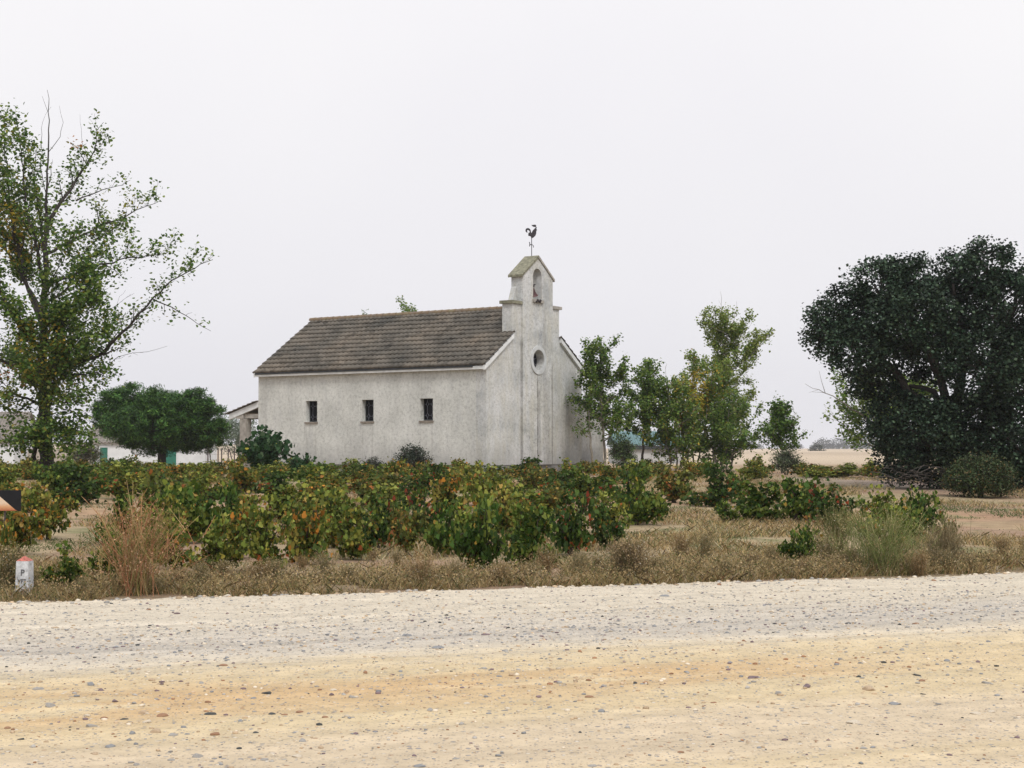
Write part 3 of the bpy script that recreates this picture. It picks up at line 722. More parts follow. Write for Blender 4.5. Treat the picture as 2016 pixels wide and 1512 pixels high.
# local frame turned back so that the rooster lies square to the road (a vane turns with the wind)
vr = empty('vane_frame', (uc, 0.27, 0)); COL.objects.unlink(vr); bpy.data.objects.remove(vr)
def vane_mesh(polys, th):
    m = MB()
    for p in polys: m.prism(p, 'y', -th / 2, th / 2)
    me = m.mesh('v'); me.transform(Matrix.Translation((uc, 0.27, 0)) @ Matrix.Rotation(-TH + 0.25, 4, 'Z')); return me
s_ = 0.0252   # metres per photo pixel at the vane
def rp(pts): return [((x - 1046) * s_, 11.0 + (472 - y) * s_ + 0.22) for x, y in pts]
def zz(px, py): return ((px / 7.96 + 980 - 1046) * 0.0247, 10.62 + (502 - (py / 7.96 + 430)) * 0.0247)
body = [zz(*p) for p in [(520, 295), (512, 262), (520, 215), (545, 170), (575, 138), (600, 118), (612, 125), (600, 140), (612, 160), (600, 182), (600, 215), (588, 250), (562, 278), (538, 292)]]
tail1 = [zz(*p) for p in [(516, 268), (500, 236), (482, 240), (470, 225), (480, 205), (497, 205), (490, 180), (465, 165), (450, 175), (452, 190), (462, 203), (445, 208), (428, 192), (425, 165), (438, 143), (465, 134), (492, 145), (508, 165), (518, 215)]]
tail2 = [zz(*p) for p in [(514, 268), (495, 262), (478, 262), (468, 245), (475, 228), (500, 238)]]
comb = [zz(*p) for p in [(525, 84), (545, 84), (565, 78), (592, 80), (600, 95), (596, 112), (570, 116), (545, 108), (530, 96)]]
neck = [zz(*p) for p in [(588, 108), (598, 108), (606, 124), (592, 128)]]
m2 = vane_mesh([body, tail1, tail2, comb, neck], 0.03); link('rooster', m2, M_IRON, vane)
arr = [[zz(*p) for p in q] for q in ([(484, 352), (497, 360), (501, 392), (497, 425), (484, 424), (490, 392)], [(495, 388), (545, 396), (545, 406), (495, 402)], [(540, 395), (556, 408), (560, 440), (550, 440), (548, 412)])]
link('arrow', vane_mesh(arr, 0.02), M_IRON, vane)
# --- the bell (hangs in the arch)
bell = empty('church_bell', tuple(chapel.matrix_world @ Vector((0, 0, 0)))); bell.location = CH_LOC; bell.rotation_euler.z = TH
tag(bell, 'small dark bronze bell tilted on its yoke inside the gable arch', 'bell')
prof = [(0.02, 0.42), (0.10, 0.41), (0.125, 0.36), (0.14, 0.24), (0.165, 0.12), (0.21, 0.03), (0.245, 0.0)]
V_ = []; n = 20
for r_, z_ in prof: V_ += [(r_ * math.cos(2 * math.pi * k / n), r_ * math.sin(2 * math.pi * k / n), z_ - 0.42) for k in range(n)]
F_ = [(i * n + k, i * n + (k + 1) % n, (i + 1) * n + (k + 1) % n, (i + 1) * n + k) for i in range(len(prof) - 1) for k in range(n)] + [tuple(range(n))]
m = MB(); m.add(V_, F_); me = m.mesh('bell', True)
me.transform(Matrix.Translation((4.13, 0.16, 9.02)) @ Matrix.Rotation(R(-24), 4, 'Y')); link('bell_body', me, M_BELL, bell)
m = MB(); m.box(-0.14, 0.14, -0.09, 0.09, 0.0, 0.13); m.box(-0.10, 0.02, -0.08, 0.08, 0.131, 0.25); m.tube([(0.05, 0, 0.13), (0.1, 0, 0.26), (0.06, 0, 0.33)], [0.06, 0.075, 0.03], 8)
m.box(-0.25, 0.38, -0.025, 0.025, 0.03, 0.07)
me = m.mesh('yoke'); me.transform(Matrix.Translation((4.13, 0.16, 9.03)) @ Matrix.Rotation(R(-24), 4, 'Y')); link('yoke', me, M_BELLDARK, bell)

# ------------------------------------------------------------------ farm buildings behind
def house(name, label, X0, Y0, ang, w, d, h, rise, wallm, roofm, over=0.25, doors=(), gz=None, ridge='x', cat='house'):
    z = Hs(X0, Y0) if gz is None else gz
    root = empty(name, (X0, Y0, z), ang); tag(root, label, cat)
    m = MB(); m.box(0, w, 0, d, -0.5, h)
    if rise:
        m.prism([(0.0, h + 0.002), (d, h + 0.002), (d / 2, h + rise)], 'x', 0.0, w)
    m.build('wall', wallm, root)
    m = MB(); t = 0.12
    sl = rise / (d / 2) if rise else 0
    for s in (0, 1):
        f = (lambda y: y) if not s else (lambda y: d - y)
        m.prism([(f(-over), h - over * sl + 0.02), (f(d / 2), h + rise + 0.02), (f(d / 2), h + rise + 0.02 + t), (f(-over), h - over * sl + 0.02 + t)], 'x', -over, w + over)
    rf = m.build('roof', roofm, root)
    m = MB()
    nn = int((w + 2 * over) / 0.3)
    for k in range(nn):
        x = -over + 0.15 + k * 0.3
        m.tube([(x, -over - 0.02, h - over * sl + 0.13), (x, d / 2, h + rise + 0.15)], 0.07, 5)
    m.build('tile_rolls', roofm, rf)
    for (a, b, zt) in doors:
        dm = MB(); dm.box(a, b, -0.05, -0.003, -0.2, zt); dd = dm.build('door', M_TEALDOOR, root)
        fm = MB(); fm.box(a - 0.08, a - 0.002, -0.07, -0.004, -0.2, zt); fm.box(b + 0.002, b + 0.08, -0.07, -0.004, -0.2, zt); fm.box(a - 0.08, b + 0.08, -0.07, -0.004, zt + 0.002, zt + 0.1); fm.build('door_frame', M_WHITEWASH, dd)
    return root
def wx(px, Y): return (px - CX) / F * Y
# low white outhouse with a green door (left of pine)
Yh = 128; g = Hs(wx(240, Yh), Yh); s1 = Yh / F
h1 = house('outhouse', 'low whitewashed outhouse with green doors and old grey tiles behind the pine', wx(183, Yh), Yh, 0, (405 - 183) * s1, 5.0, (EYE + (882 - 872) * s1) - g, 1.0, M_WHITEWASH, M_OLDTILE, 0.25,
      [((198 - 183) * s1, (213 - 183) * s1, (EYE + (882 - 881) * s1) - g), ((325 - 183) * s1, (348 - 183) * s1, (EYE + (882 - 885) * s1) - g)])
bpy.data.objects.remove  # keep
Yh = 140; g = Hs(wx(0, Yh), Yh); s1 = Yh / F
house('farmhouse', 'pale farmhouse with a grey tiled roof at the left frame edge behind the big poplar', wx(-260, Yh), Yh - 2, 0, (42 + 260) * s1, 8.0, (EYE + (882 - 868) * s1) - g, 2.55, M_WHITEWASH, M_OLDTILE, 0.3)
Yh = 150; g = Hs(wx(120, Yh), Yh); s1 = Yh / F
bw = MB(); bw.box(0, (182 - 42) * s1, 0, 0.3, -0.5, (EYE + (882 - 890) * s1) - g + 0.35)
tag(bw.build('yard_wall', M_BEIGEWALL, None, (wx(46, Yh), Yh - 8, g)), 'low beige yard wall between the farmhouse and the white outhouse', 'wall')
# small raised roof bit with chimney-like gable near x=205
Yh = 138; g = Hs(wx(215, Yh), Yh); s1 = Yh / F
house('farm_shed', 'small stone coloured shed whose tiled roof rises behind the white outhouse', wx(178, Yh), Yh, 0, 62 * s1, 4, (EYE + (882 - 858) * s1) - g, 0.9, M_BEIGEWALL, M_OLDTILE, 0.2, cat='shed')
# turquoise roofed shed on the right
Yh = 118; g = Hs(wx(1260, Yh), Yh); s1 = Yh / F
root = empty('metal_shed', (wx(1212, Yh), Yh, g)); tag(root, 'grey shed with a turquoise sheet roof behind the young poplars', 'shed')
w_ = (1345 - 1212) * s1; h_ = (EYE + (882 - 884) * s1) - g
MB().box(0, w_, 0, 9, -0.3, h_).build('wall', M_GREYWALL, root)
MB().box(-0.1, w_ + 0.1, -0.25, -0.01, h_ - 0.02, h_ + 0.26).build('fascia', M_DARKTRIM, root)
m = MB(); nn = 60
for k in range(nn):
    x0, x1 = -0.15 + k * (w_ + .3) / nn, -0.15 + (k + 1) * (w_ + .3) / nn; e = 0.04 if k % 2 else 0
    m.prism([(-0.3, h_ + 0.27 + e), (4.5, h_ + 1.35 + e), (4.5, h_ + 1.40 + e), (-0.3, h_ + 0.32 + e)], 'x', x0, x1)
    m.prism([(9.3, h_ + 0.27 + e), (4.505, h_ + 1.35 + e), (4.505, h_ + 1.40 + e), (9.3, h_ + 0.32 + e)], 'x', x0, x1)
m.build('roof', M_TEALROOF, root)
# wire fence with raking posts
Yf = 112.0; root = empty('wire_fence', (wx(440, Yf), Yf, Hs(wx(440, Yf), Yf))); tag(root, 'rusty steel fence posts and wires between the pine and the chapel porch', 'fence')
tops = {410: 882, 430: 883, 437: 883, 450: 884, 462: 880, 470: 878}
for px, ty in tops.items():
    x = wx(px, Yf) - root.location.x; zt = P(px, ty, Yf).z - root.location.z
    o = MB().tube([(x, 0, -0.3), (x, 0, zt)], 0.045, 6).build('post', M_FENCE, root)
for (px, dx) in ((412, 6), (451, 14)):
    x = wx(px, Yf) - root.location.x; zt = P(px, 884, Yf).z - root.location.z; x2 = wx(px + dx, Yf) - root.location.x
    MB().tube([(x, 0.1, zt), (x2, 0.1, -0.2)], 0.04, 6).build('brace', M_FENCE, root)
m = MB()
for zw in (0.4, 0.8, 1.2, 1.6): m.tube([(wx(406, Yf) - root.location.x, 0, zw), (wx(520, Yf) - root.location.x, 0, zw)], 0.006, 3)
m.build('wires', M_FENCE, root)

# ------------------------------------------------------------------ sign panel and milestone
def at_edge(px, py): return gp(px, py)
sg = gp(8, 1135); Ys = sg.y; s1 = Ys / F
root = empty('sign_panel', tuple(sg)); tag(root, 'black sign panel with a pale orange triangle on a thin rusty post', 'sign')
zt = P(8, 965, Ys).z - sg.z; zb = P(8, 1006, Ys).z - sg.z
MB().tube([(0, 0, -0.15), (0, 0, zb + 0.12)], 0.011, 8).build('post', M_FENCE, root)
x0, x1 = (-62 - 8) * s1, (40 - 8) * s1
MB().box(x0, x1, -0.024, -0.012, zb, zt).build('panel', M_SIGNBLACK, root)
mt, nt, b = newmat('pale_orange_enamel'); co = nt.nodes.new('ShaderNodeTexCoord'); sx = nt.nodes.new('ShaderNodeSeparateXYZ'); nt.links.new(co.outputs['Object'], sx.inputs[0])
f_ = math_n(nt, 'MULTIPLY', math_n(nt, 'SUBTRACT', sx.outputs[2], zb), 1 / (zt - zb))
f_ = math_n(nt, 'ADD', f_, math_n(nt, 'MULTIPLY', noise(nt, 18, 3), 0.22))
nt.links.new(ramp(nt, f_, [(0.10, (0.35, 0.08, 0.025)), (0.32, (0.62, 0.33, 0.16)), (0.5, (0.72, 0.55, 0.4))]), b.inputs['Base Color']); b.inputs['Roughness'].default_value = 0.5
MB().prism([((-53 - 8) * s1, zb + 0.004), ((34 - 8) * s1, zb + 0.004), ((30 - 8) * s1, zb + 0.014), ((-10 - 8) * s1, zt - 0.03), ((-49 - 8) * s1, zb + 0.014)], 'y', -0.029, -0.0245).build('triangle', mt, root)

ms = gp(48, 1172); Ym = ms.y; s1 = Ym / F
root = empty('milestone', tuple(ms), R(-6)); tag(root, 'short white marker post with red pyramid cap and worn black lettering', 'marker post')
hh = P(48, 1104, Ym).z - ms.z; a = 12.5 * s1
def frus(m, a0, a1, z0, z1):
    m.add([(-a0, -a0, z0), (a0, -a0, z0), (a0, a0, z0), (-a0, a0, z0), (-a1, -a1, z1), (a1, -a1, z1), (a1, a1, z1), (-a1, a1, z1)], [(0, 3, 2, 1), (4, 5, 6, 7), (0, 1, 5, 4), (1, 2, 6, 5), (2, 3, 7, 6), (3, 0, 4, 7)])
m = MB(); frus(m, a * 1.12, a * 0.98, -0.15, hh); m.build('body', M_MILE, root)
m = MB(); frus(m, a * 0.985, a * 0.02, hh + 0.001, hh + 0.055); m.build('cap', M_RED, root)
def txt(body, x, z, size, tilt=0):
    cu = bpy.data.curves.new('t', 'FONT'); cu.body = body; cu.size = size; cu.extrude = 0.0008; cu.align_x = 'CENTER'; cu.offset = 0.0015
    ob = bpy.data.objects.new('t', cu); COL.objects.link(ob); dg = bpy.context.evaluated_depsgraph_get()
    me = bpy.data.meshes.new_from_object(ob.evaluated_get(dg)); bpy.data.objects.remove(ob)
    me.transform(Matrix.Translation((x, -a * 1.07 - 0.001, z)) @ Matrix.Rotation(R(90), 4, 'X') @ Matrix.Rotation(tilt, 4, 'Z')); return me
link('lettering', txt('P', 0.008, hh - 0.155, 0.095), M_BLACKINK, root)
link('lettering', txt('VF7', 0.0, hh - 0.235, 0.06), M_BLACKINK, root)

# ------------------------------------------------------------------ vines
VP = [
    ('mostly green', [(5, (0.035, 0.07, 0.014)), (5, (0.07, 0.105, 0.02)), (3, (0.14, 0.16, 0.035)), (0.25, (0.28, 0.17, 0.04))]),
    ('yellowing green', [(3, (0.05, 0.08, 0.017)), (5, (0.11, 0.135, 0.03)), (4, (0.2, 0.2, 0.05)), (1.0, (0.31, 0.25, 0.06)), (0.5, (0.32, 0.14, 0.04)), (0.2, (0.33, 0.08, 0.03))]),
    ('orange flecked', [(4, (0.06, 0.085, 0.018)), (4, (0.14, 0.15, 0.035)), (2, (0.25, 0.2, 0.055)), (0.8, (0.40, 0.16, 0.035)), (0.6, (0.3, 0.19, 0.07))]),
    ('dark red flecked', [(6, (0.028, 0.055, 0.014)), (4, (0.055, 0.09, 0.02)), (1.5, (0.12, 0.13, 0.03)), (0.28, (0.26, 0.05, 0.03)), (0.4, (0.3, 0.13, 0.045))]),
    ('browning', [(4, (0.09, 0.1, 0.03)), (3, (0.17, 0.16, 0.045)), (1.3, (0.27, 0.17, 0.06)), (.4, (0.36, 0.12, 0.04)), (2, (0.05, 0.075, 0.02))]),
]
def vine_proto(seed, pal, w=1.3, h=0.9, nleaf=520, upright=False, shoots=0):
    r = random.Random(seed); st = np.random.default_rng(seed)
    wood = MB(); pts = []; cols = []
    lean = st.normal(size=2) * 0.08
    top = np.array([lean[0], lean[1], 0.14 + 0.1 * r.random()])
    wood.tube(smooth_line([(0, 0, -0.08), (lean[0] * 0.2 + 0.03, 0.02, 0.1), top], 0.05), 0.055, 7)
    na = r.randint(8, 13)
    w_ = np.array([p[0] for p in pal], float)
    for k in range(na):
        an = 2 * math.pi * (k + r.random() * 0.8) / na
        reach = w * 0.5 * r.uniform(0.55, 1.08); hi = h * r.uniform(0.5, 1.12)
        if k == 0 and upright: reach = 0.08; hi = h * 1.45
        if shoots and k in (1, 4, 7)[:shoots]: reach *= .5; hi = h * r.uniform(1.15, 1.4)
        elif r.random() < 0.42 and not (k == 0 and upright): hi *= 0.45
        d = np.array([math.cos(an), math.sin(an)])
        p1 = top + np.array([*(d * reach * 0.35), (hi - top[2]) * 0.55]); p2 = top + np.array([*(d * reach * 0.8), (hi - top[2]) * 0.95])
        p3 = top + np.array([*(d * reach * 1.05), (hi - top[2]) * (0.75 if not upright else 1.05)])
        if k == 0 and upright: p3 = top + np.array([*(d * reach), hi - top[2]])
        line = smooth_line([top, p1, p2, p3], 0.06); line = line + st.normal(size=line.shape) * 0.012
        wood.tube(line, list(np.linspace(0.02, 0.005, len(line))), 5)
        n = int(nleaf / na); t = st.random(n) ** 0.75 * (len(line) - 1); i = np.minimum(t.astype(int), len(line) - 2)
        q = line[i] + st.normal(size=(n, 3)) * np.array([0.085, 0.085, 0.08]); q[:, 2] = np.maximum(q[:, 2], 0.06)
        ww = w_ * (0.1 + 1.9 * st.random(len(w_)) ** 2) ; ww /= ww.sum()
        ci = st.choice(len(pal), size=n, p=ww); c = np.array([p[1] for p in pal])[ci] * (0.45 + 1.1 * st.random((n, 1)))
        pts.append(q); cols.append(c)
    pts = np.concatenate(pts); cols = np.concatenate(cols)
    V, C, k = leaf_quads(pts, 0.076, cols * (1.0, 1.08, 0.8), up=0.2, shape='vine', droop=0.7, jitter=.5)
    return wood.mesh('vine_stem', True), np_mesh('vine_leaves', V, k, C)
PROT = []
for ci, (desc, pal) in enumerate(VP):
    for j in range(3):
        PROT.append((desc, vine_proto(40 + ci * 7 + j, pal, w=1.15 + 0.2 * j, h=0.66 + 0.07 * j, nleaf=1050 + 170 * j, shoots=j + (ci % 2))))
UPR = ('tall shooted green', vine_proto(99, VP[0][1], 1.0, 0.75, 330, True))
for d, (a_, b_) in PROT + [UPR]:
    a_.materials.append(M_VINEWOOD); b_.materials.append(M_VINE)
vines = []; ZQ = {}
def add_vine(x, y, w, pi=None, up=False, hs=1.0):
    d, (wm, lm) = UPR if up else PROT[random.randrange(len(PROT)) if pi is None else pi * 3 + random.randrange(3)]
    zt = ZQ.setdefault(lm.name, 0.88 * max(v.co.z for v in lm.vertices)); Yv = y
    want = 0.84 * hs; z0 = Hs(x, y)
    if y > 24: want = min(want, EYE - z0 - (random.choice((897, 904, 908, 912, 918, 926, 938)) - 882) / F * y)
    vines.append((x, y, w / 1.3, max(want, .45) / zt, d, wm, lm))
front = [(345, 1124, 110, 1, .8), (695, 1104, 120, 1, .9), (870, 1095, 110, 0, .85), (470, 1102, 110, 2, .9), (800, 1095, 100, 4, .8), (610, 1070, 120, 1, 1), (1190, 1085, 90, 3, .8), (228, 1140, 90, 0, .7), (290, 1100, 90, 0, .7), (135, 1162, 110, 0, .55), (35, 1095, 130, 2, 1.0), (95, 1065, 110, 2, 1.0), (415, 1132, 130, 1, .8), (525, 1130, 130, 1, 1.0), (600, 1112, 140, 2, 1.0), (660, 1080, 130, 1, 1), (745, 1085, 120, 3, 1), (830, 1062, 125, 3, 1),
         (945, 1122, 150, 0, 1.0), (1050, 1118, 135, 0, .95), (1125, 1098, 140, 3, 1.12), (1250, 1018, 130, 3, 1.2), (1190, 1050, 100, 1, .8), (1405, 998, 125, 3, 1.2), (1455, 985, 90, 1, .8), (1500, 1028, 140, 0, .95), (1570, 1030, 140, 0, 1.0), (1635, 1035, 140, 3, .95),
         (1725, 1060, 120, 1, .95), (1800, 1058, 120, 0, .9), (1765, 1085, 90, 1, .7), (1860, 1075, 60, 4, .6), (1640, 940, 130, 1, 1), (1570, 1112, 80, 0, .5), (930, 1070, 120, 1, 1), (1010, 1050, 120, 1, 1), (320, 1085, 130, 1, 1), (235, 1075, 120, 0, .9), (460, 1060, 120, 0, 1), (15, 1150, 60, 2, .8), (1425, 1030, 60, 0, .5)]
for px, py, w, pi, hs in front:
    g = gp(px, py); add_vine(g.x, g.y, w / F * g.y * .9, pi, False, hs * 1.05)
g = gp(1582, 1020); add_vine(g.x, g.y, 0.7, 0, True, 1.25)
g = gp(1797, 1050); add_vine(g.x, g.y, 0.8, 0, True, 1.0)
g = gp(1592, 1100); add_vine(g.x, g.y, 0.55, 0, True, .72)
nf = len(vines)
rowv = 7.8
def in_chapel(x, y, pad=0.7):
    dx, dy = x - CH_LOC[0], y - CH_LOC[1]; u = dx * 0.552 + dy * 0.834; v = -dx * 0.834 + dy * 0.552
    return -4.2 < u < 12 and -2.5 < v < 17
d_ = 9.0; row = 0
while d_ < 72:
    sp_ = 2.7 if d_ < 50 else 2.6
    u = -32 + (row % 2) * 1.3
    while u < 62:
        uu = u + random.uniform(-0.35, 0.35); vv = d_ + random.uniform(-0.35, 0.35); x, y = rxy(uu, vv); u += sp_
        if y < 22: continue
        px, py = topx((x, y, Hs(x, y)))
        if px < -60 or px > 1345: 
            if not (1345 <= px < 1740 and y > 58 and y < 76): continue
        if px > 1330 - max(0, (py - 990)) * 1.3 and y < 58: continue
        if in_chapel(x, y) or (y > 70 and px > 950 and px < 1210): continue
        if y > 86: continue
        if any((x - q[0]) ** 2 + (y - q[1]) ** 2 < 1.1 for q in vines[:nf]): continue
        if 330 < px < 470 and 900 < py < 960 and random.random() < 0.4: continue
        if 90 < px < 200 and 1000 < py < 1100 and random.random() < 0.7: continue
        if random.random() < 0.1: continue
        add_vine(x, y, random.uniform(1.05, 1.6), RNG.choice(5, p=[.26, .28, .2, .14, .12]) if y < 55 else RNG.choice(5, p=[.12, .33, .3, .05, .2]), False, random.uniform(0.8, 1.25) if y < 48 else random.uniform(.7, 1.05))
    d_ += 2.6 if d_ < 45 else 3.0; row += 1
byz = {}
for v in vines:
    px, py = topx((v[0], v[1], Hs(v[0], v[1])))
    byz.setdefault(zone(px), []).append(v)
NV = 0
for zn, lst in byz.items():
    lst.sort(key=lambda v: rv(v[0], v[1]))
    for i, (x, y, sc, hs, desc, wm, lm) in enumerate(lst):
        where = f"{ORD[min(i, 24)]} from the road below {zn}"
        rt = empty('grape_vine', (x, y, Hs(x, y)), random.random() * 6.283); rt.scale = (sc, sc, hs)
        tag(rt, f"{desc} bush vine, {where}", 'grape vine', 'bush vines of the old vineyard')
        a_ = bpy.data.objects.new('stem', wm); COL.objects.link(a_); a_.parent = rt
        b_ = bpy.data.objects.new('foliage', lm); COL.objects.link(b_); b_.parent = rt
        NV += 1
print('vines', NV)

# ------------------------------------------------------------------ trees
G1, G2, G3 = (0.05, 0.11, 0.018), (0.105, 0.19, 0.03), (0.21, 0.28, 0.055)
YEL, ORA = (0.42, 0.3, 0.035), (0.40, 0.17, 0.05)
def limb(pxs, Y, r0, r1, **k):
    pts = [tuple(P(p[0], p[1], Y + (p[2] if len(p) > 2 else 0))) for p in pxs]
    return dict(pts=pts, r0=r0, r1=r1, **k)
Y0 = 60.0
b0_ = P(90, 950, Y0); b0_.z = Hs(b0_.x, b0_.y)
trunk = dict(pts=[tuple(b0_ - Vector((0, 0, .2)))] + [tuple(P(*q, Y0)) for q in ((90, 880), (88, 800), (84, 700), (88, 600), (90, 500), (92, 420))], r0=0.31, r1=0.07, level=0, lpm=0, n=12, bare=True)
Ls = [trunk,
      limb([(80, 940), (66, 900), (72, 860), (84, 800)], Y0, 0.102, 0.0840, level=0, bare=True),
      limb([(92, 420), (93, 340), (97, 270), (96, 195), (92, 178)], Y0, 0.060, 0.0070, level=1, bare=True, dens=0.8, ln=1.22, up=1.2),
      limb([(88, 720), (150, 715, -.5), (205, 692, -1), (262, 632, -1.5), (300, 588, -1.6), (350, 545, -2), (395, 520, -2), (420, 510, -2)], Y0, 0.102, 0.0105, dens=1.7, ln=1.34, lpm=24),
      limb([(300, 588, -1.6), (350, 612, -2), (390, 640, -2.2), (415, 650, -2.2)], Y0, 0.030, 0.0070, dens=1.6, ln=0.73, lpm=20, level=1),
      limb([(90, 440), (115, 405, 0), (150, 355, .5), (185, 300, 1), (190, 262, 1), (205, 245, 1)], Y0, 0.090, 0.0084, dens=2.1, ln=1.52, lpm=24),
      limb([(90, 500), (150, 470, .5), (210, 440, 1), (270, 415, 1.4), (320, 392, 1.6)], Y0, 0.072, 0.0070, dens=2.2, ln=1.40, lpm=22),
      limb([(150, 395), (200, 375, 1), (240, 362, 1.2), (256, 355, 1.3)], Y0, 0.036, 0.0056, dens=1.6, ln=0.85, lpm=20, level=1),
      limb([(90, 560), (150, 540, -1), (220, 515, -1.6), (290, 503, -2), (345, 498, -2.2)], Y0, 0.072, 0.0070, dens=2.3, ln=1.46, lpm=24),
      limb([(86, 600), (140, 560, 1), (165, 500, 1.4), (190, 470, 2), (215, 430, 2.2)], Y0, 0.066, 0.0070, dens=2.0, ln=1.34, lpm=24),
      limb([(86, 660), (130, 620, -1), (165, 570, -1.5), (190, 540, -2)], Y0, 0.072, 0.0070, dens=3, ln=1.58, lpm=28),
      limb([(86, 760), (140, 700, 1.5), (180, 660, 2), (215, 630, 2)], Y0, 0.060, 0.0070, dens=2.6, ln=1.46, lpm=28),
      limb([(90, 760), (140, 740, -1), (190, 735, -1.5), (215, 745, -2)], Y0, 0.060, 0.0070, dens=2.5, ln=1.34, lpm=25),
      limb([(84, 640), (60, 580, .5), (40, 500, 1), (25, 440, 1), (15, 360, 1), (10, 290, 1), (8, 228, 1)], Y0, 0.102, 0.0084, dens=2.1, ln=1.64, lpm=25),
      limb([(86, 560), (70, 480, -1), (50, 400, -1.4), (45, 330, -1.6), (40, 280, -1.6), (32, 240, -1.6)], Y0, 0.084, 0.0084, dens=2.1, ln=1.46, lpm=25),
      limb([(88, 500), (76, 420, 1.2), (68, 350, 1.4), (70, 300, 1.4)], Y0, 0.060, 0.0084, dens=2.0, ln=1.22, lpm=22),
      limb([(84, 700), (40, 640, -1), (-10, 560, -1.6), (-60, 480, -2), (-90, 380, -2)], Y0, 0.102, 0.0084, dens=2.2, ln=1.83, lpm=24),
      limb([(84, 620), (30, 520, 1.6), (-30, 420, 2.2), (-50, 320, 2.5), (-40, 250, 2.5)], Y0, 0.090, 0.0084, dens=2.2, ln=1.83, lpm=24),
      limb([(84, 740), (30, 720, 1), (-40, 690, 1.5), (-110, 640, 2), (-170, 590, 2)], Y0, 0.090, 0.0084, dens=2.2, ln=1.70, lpm=24),
      limb([(86, 800), (40, 780, -1), (-20, 765, -1.5), (-90, 740, -2)], Y0, 0.066, 0.0084, dens=2.5, ln=1.58, lpm=28),
      limb([(88, 800), (50, 730, -2), (40, 690, -2.4)], Y0, 0.048, 0.0084, dens=3, ln=1.46, lpm=28),
      limb([(90, 800), (130, 790, -1.6), (160, 800, -2), (185, 805, -2)], Y0, 0.042, 0.0070, dens=3, ln=1.22, lpm=24),
      limb([(90, 760), (110, 700, -2), (120, 670, -2.4)], Y0, 0.042, 0.0070, dens=3, ln=1.34, lpm=29),
      limb([(90, 850), (130, 845, -1), (165, 850, -1.6), (190, 862, -2)], Y0, 0.036, 0.0070, dens=3.4, ln=1.15, lpm=33, up=0),
      limb([(88, 850), (50, 855, -1), (20, 870, -1.5), (-10, 875, -1.6)], Y0, 0.036, 0.0070, dens=3.4, ln=1.15, lpm=33, up=0),
      limb([(90, 870), (100, 850, -1.6), (140, 870, -2.2), (160, 885, -2.2)], Y0, 0.030, 0.0070, dens=3.4, ln=0.97, lpm=33, up=-.1),
      limb([(88, 870), (66, 850, -1.8), (40, 880, -2.2)], Y0, 0.030, 0.0070, dens=3.4, ln=0.97, lpm=33, up=-.1),
      limb([(88, 690), (130, 640, -1.8), (175, 600, -2.4), (205, 580, -2.6)], Y0, 0.048, 0.0070, dens=3, ln=1.46, lpm=33),
      limb([(88, 730), (150, 690, -2), (200, 660, -2.6)], Y0, 0.048, 0.0070, dens=3, ln=1.34, lpm=33),
      limb([(86, 620), (100, 560, -2), (130, 500, -2.4), (150, 450, -2.4)], Y0, 0.042, 0.0070, dens=2.6, ln=1.34, lpm=29),
      limb([(84, 720), (50, 660, -2), (20, 620, -2.4), (0, 590, -2.4)], Y0, 0.048, 0.0070, dens=3, ln=1.46, lpm=31),
      limb([(86, 780), (60, 740, 2), (30, 700, 2.4)], Y0, 0.048, 0.0070, dens=3.2, ln=1.46, lpm=33),
      limb([(40, 560, .5), (60, 500, 2), (80, 440, 2.2), (60, 380, 2.2)], Y0, 0.042, 0.0070, dens=2.6, ln=1.34, lpm=28),
      limb([(30, 480, 1), (20, 400, -1), (-10, 330, -1), (5, 260, -1)], Y0, 0.042, 0.0070, dens=2.6, ln=1.34, lpm=28),
      limb([(190, 470, 2), (240, 440, 2.2), (262, 430, 2.2)], Y0, 0.024, 0.0070, dens=2.6, ln=0.85, lpm=28, level=1),
      limb([(205, 692, -1), (235, 650, -.5), (240, 620, -.3)], Y0, 0.030, 0.0070, dens=2.6, ln=0.97, lpm=28, level=1),
      limb([(195, 740), (240, 700, -1.6), (290, 690, -1.8), (328, 682, -2)], Y0, 0.018, 0.0042, level=1, bare=True, dens=1.2, ln=0.61),
      limb([(150, 640), (195, 620, -1), (230, 600, -1), (265, 575, -1)], Y0, 0.018, 0.0042, level=1, bare=True, dens=2, ln=0.97),
      limb([(110, 800), (150, 815, -1), (175, 850, -1.5), (210, 875, -1.6)], Y0, 0.030, 0.0056, level=1, bare=True, dens=1.2, ln=1.22),
      limb([(95, 300), (118, 270), (122, 225), (115, 205)], Y0, 0.015, 0.0035, level=0, bare=True), limb([(94, 400), (80, 330), (84, 240), (100, 210)], Y0, 0.021, 0.0035, level=0, bare=True),
      limb([(170, 330, .7), (160, 270, .8), (158, 225, .8)], Y0, 0.012, 0.0028, level=0, bare=True)]
tp = lambda px, py, dy, r, c, pr: (tuple(P(px, py, Y0 + dy)), r, c, pr)
root, n1 = make_tree('poplar_tree', Ls, 'big spreading poplar with open crown, forked trunk and some yellow leaves', 'poplar tree', None,
          [(5, G1), (5, G2), (3.5, G3), (0.4, (0.3, 0.26, 0.04))], 0.125, M_LEAF, M_BARK, spread=0.17,
          patch=[tp(20, 460, 0, (1.1, 3, 1.2), YEL, .4), tp(150, 275, 1, (.35, .8, .5), ORA, .7), tp(110, 690, 0, (1.4, 4, 1.3), YEL, .16), tp(10, 740, 0, (.8, 3, .6), ORA, .35), tp(230, 400, 1, (.8, 2, .6), (0.25, 0.25, 0.04), .4), tp(60, 770, -1, (1.8, 3, .9), (0.18, 0.19, 0.03), .3)])
print('poplar leaves', n1)

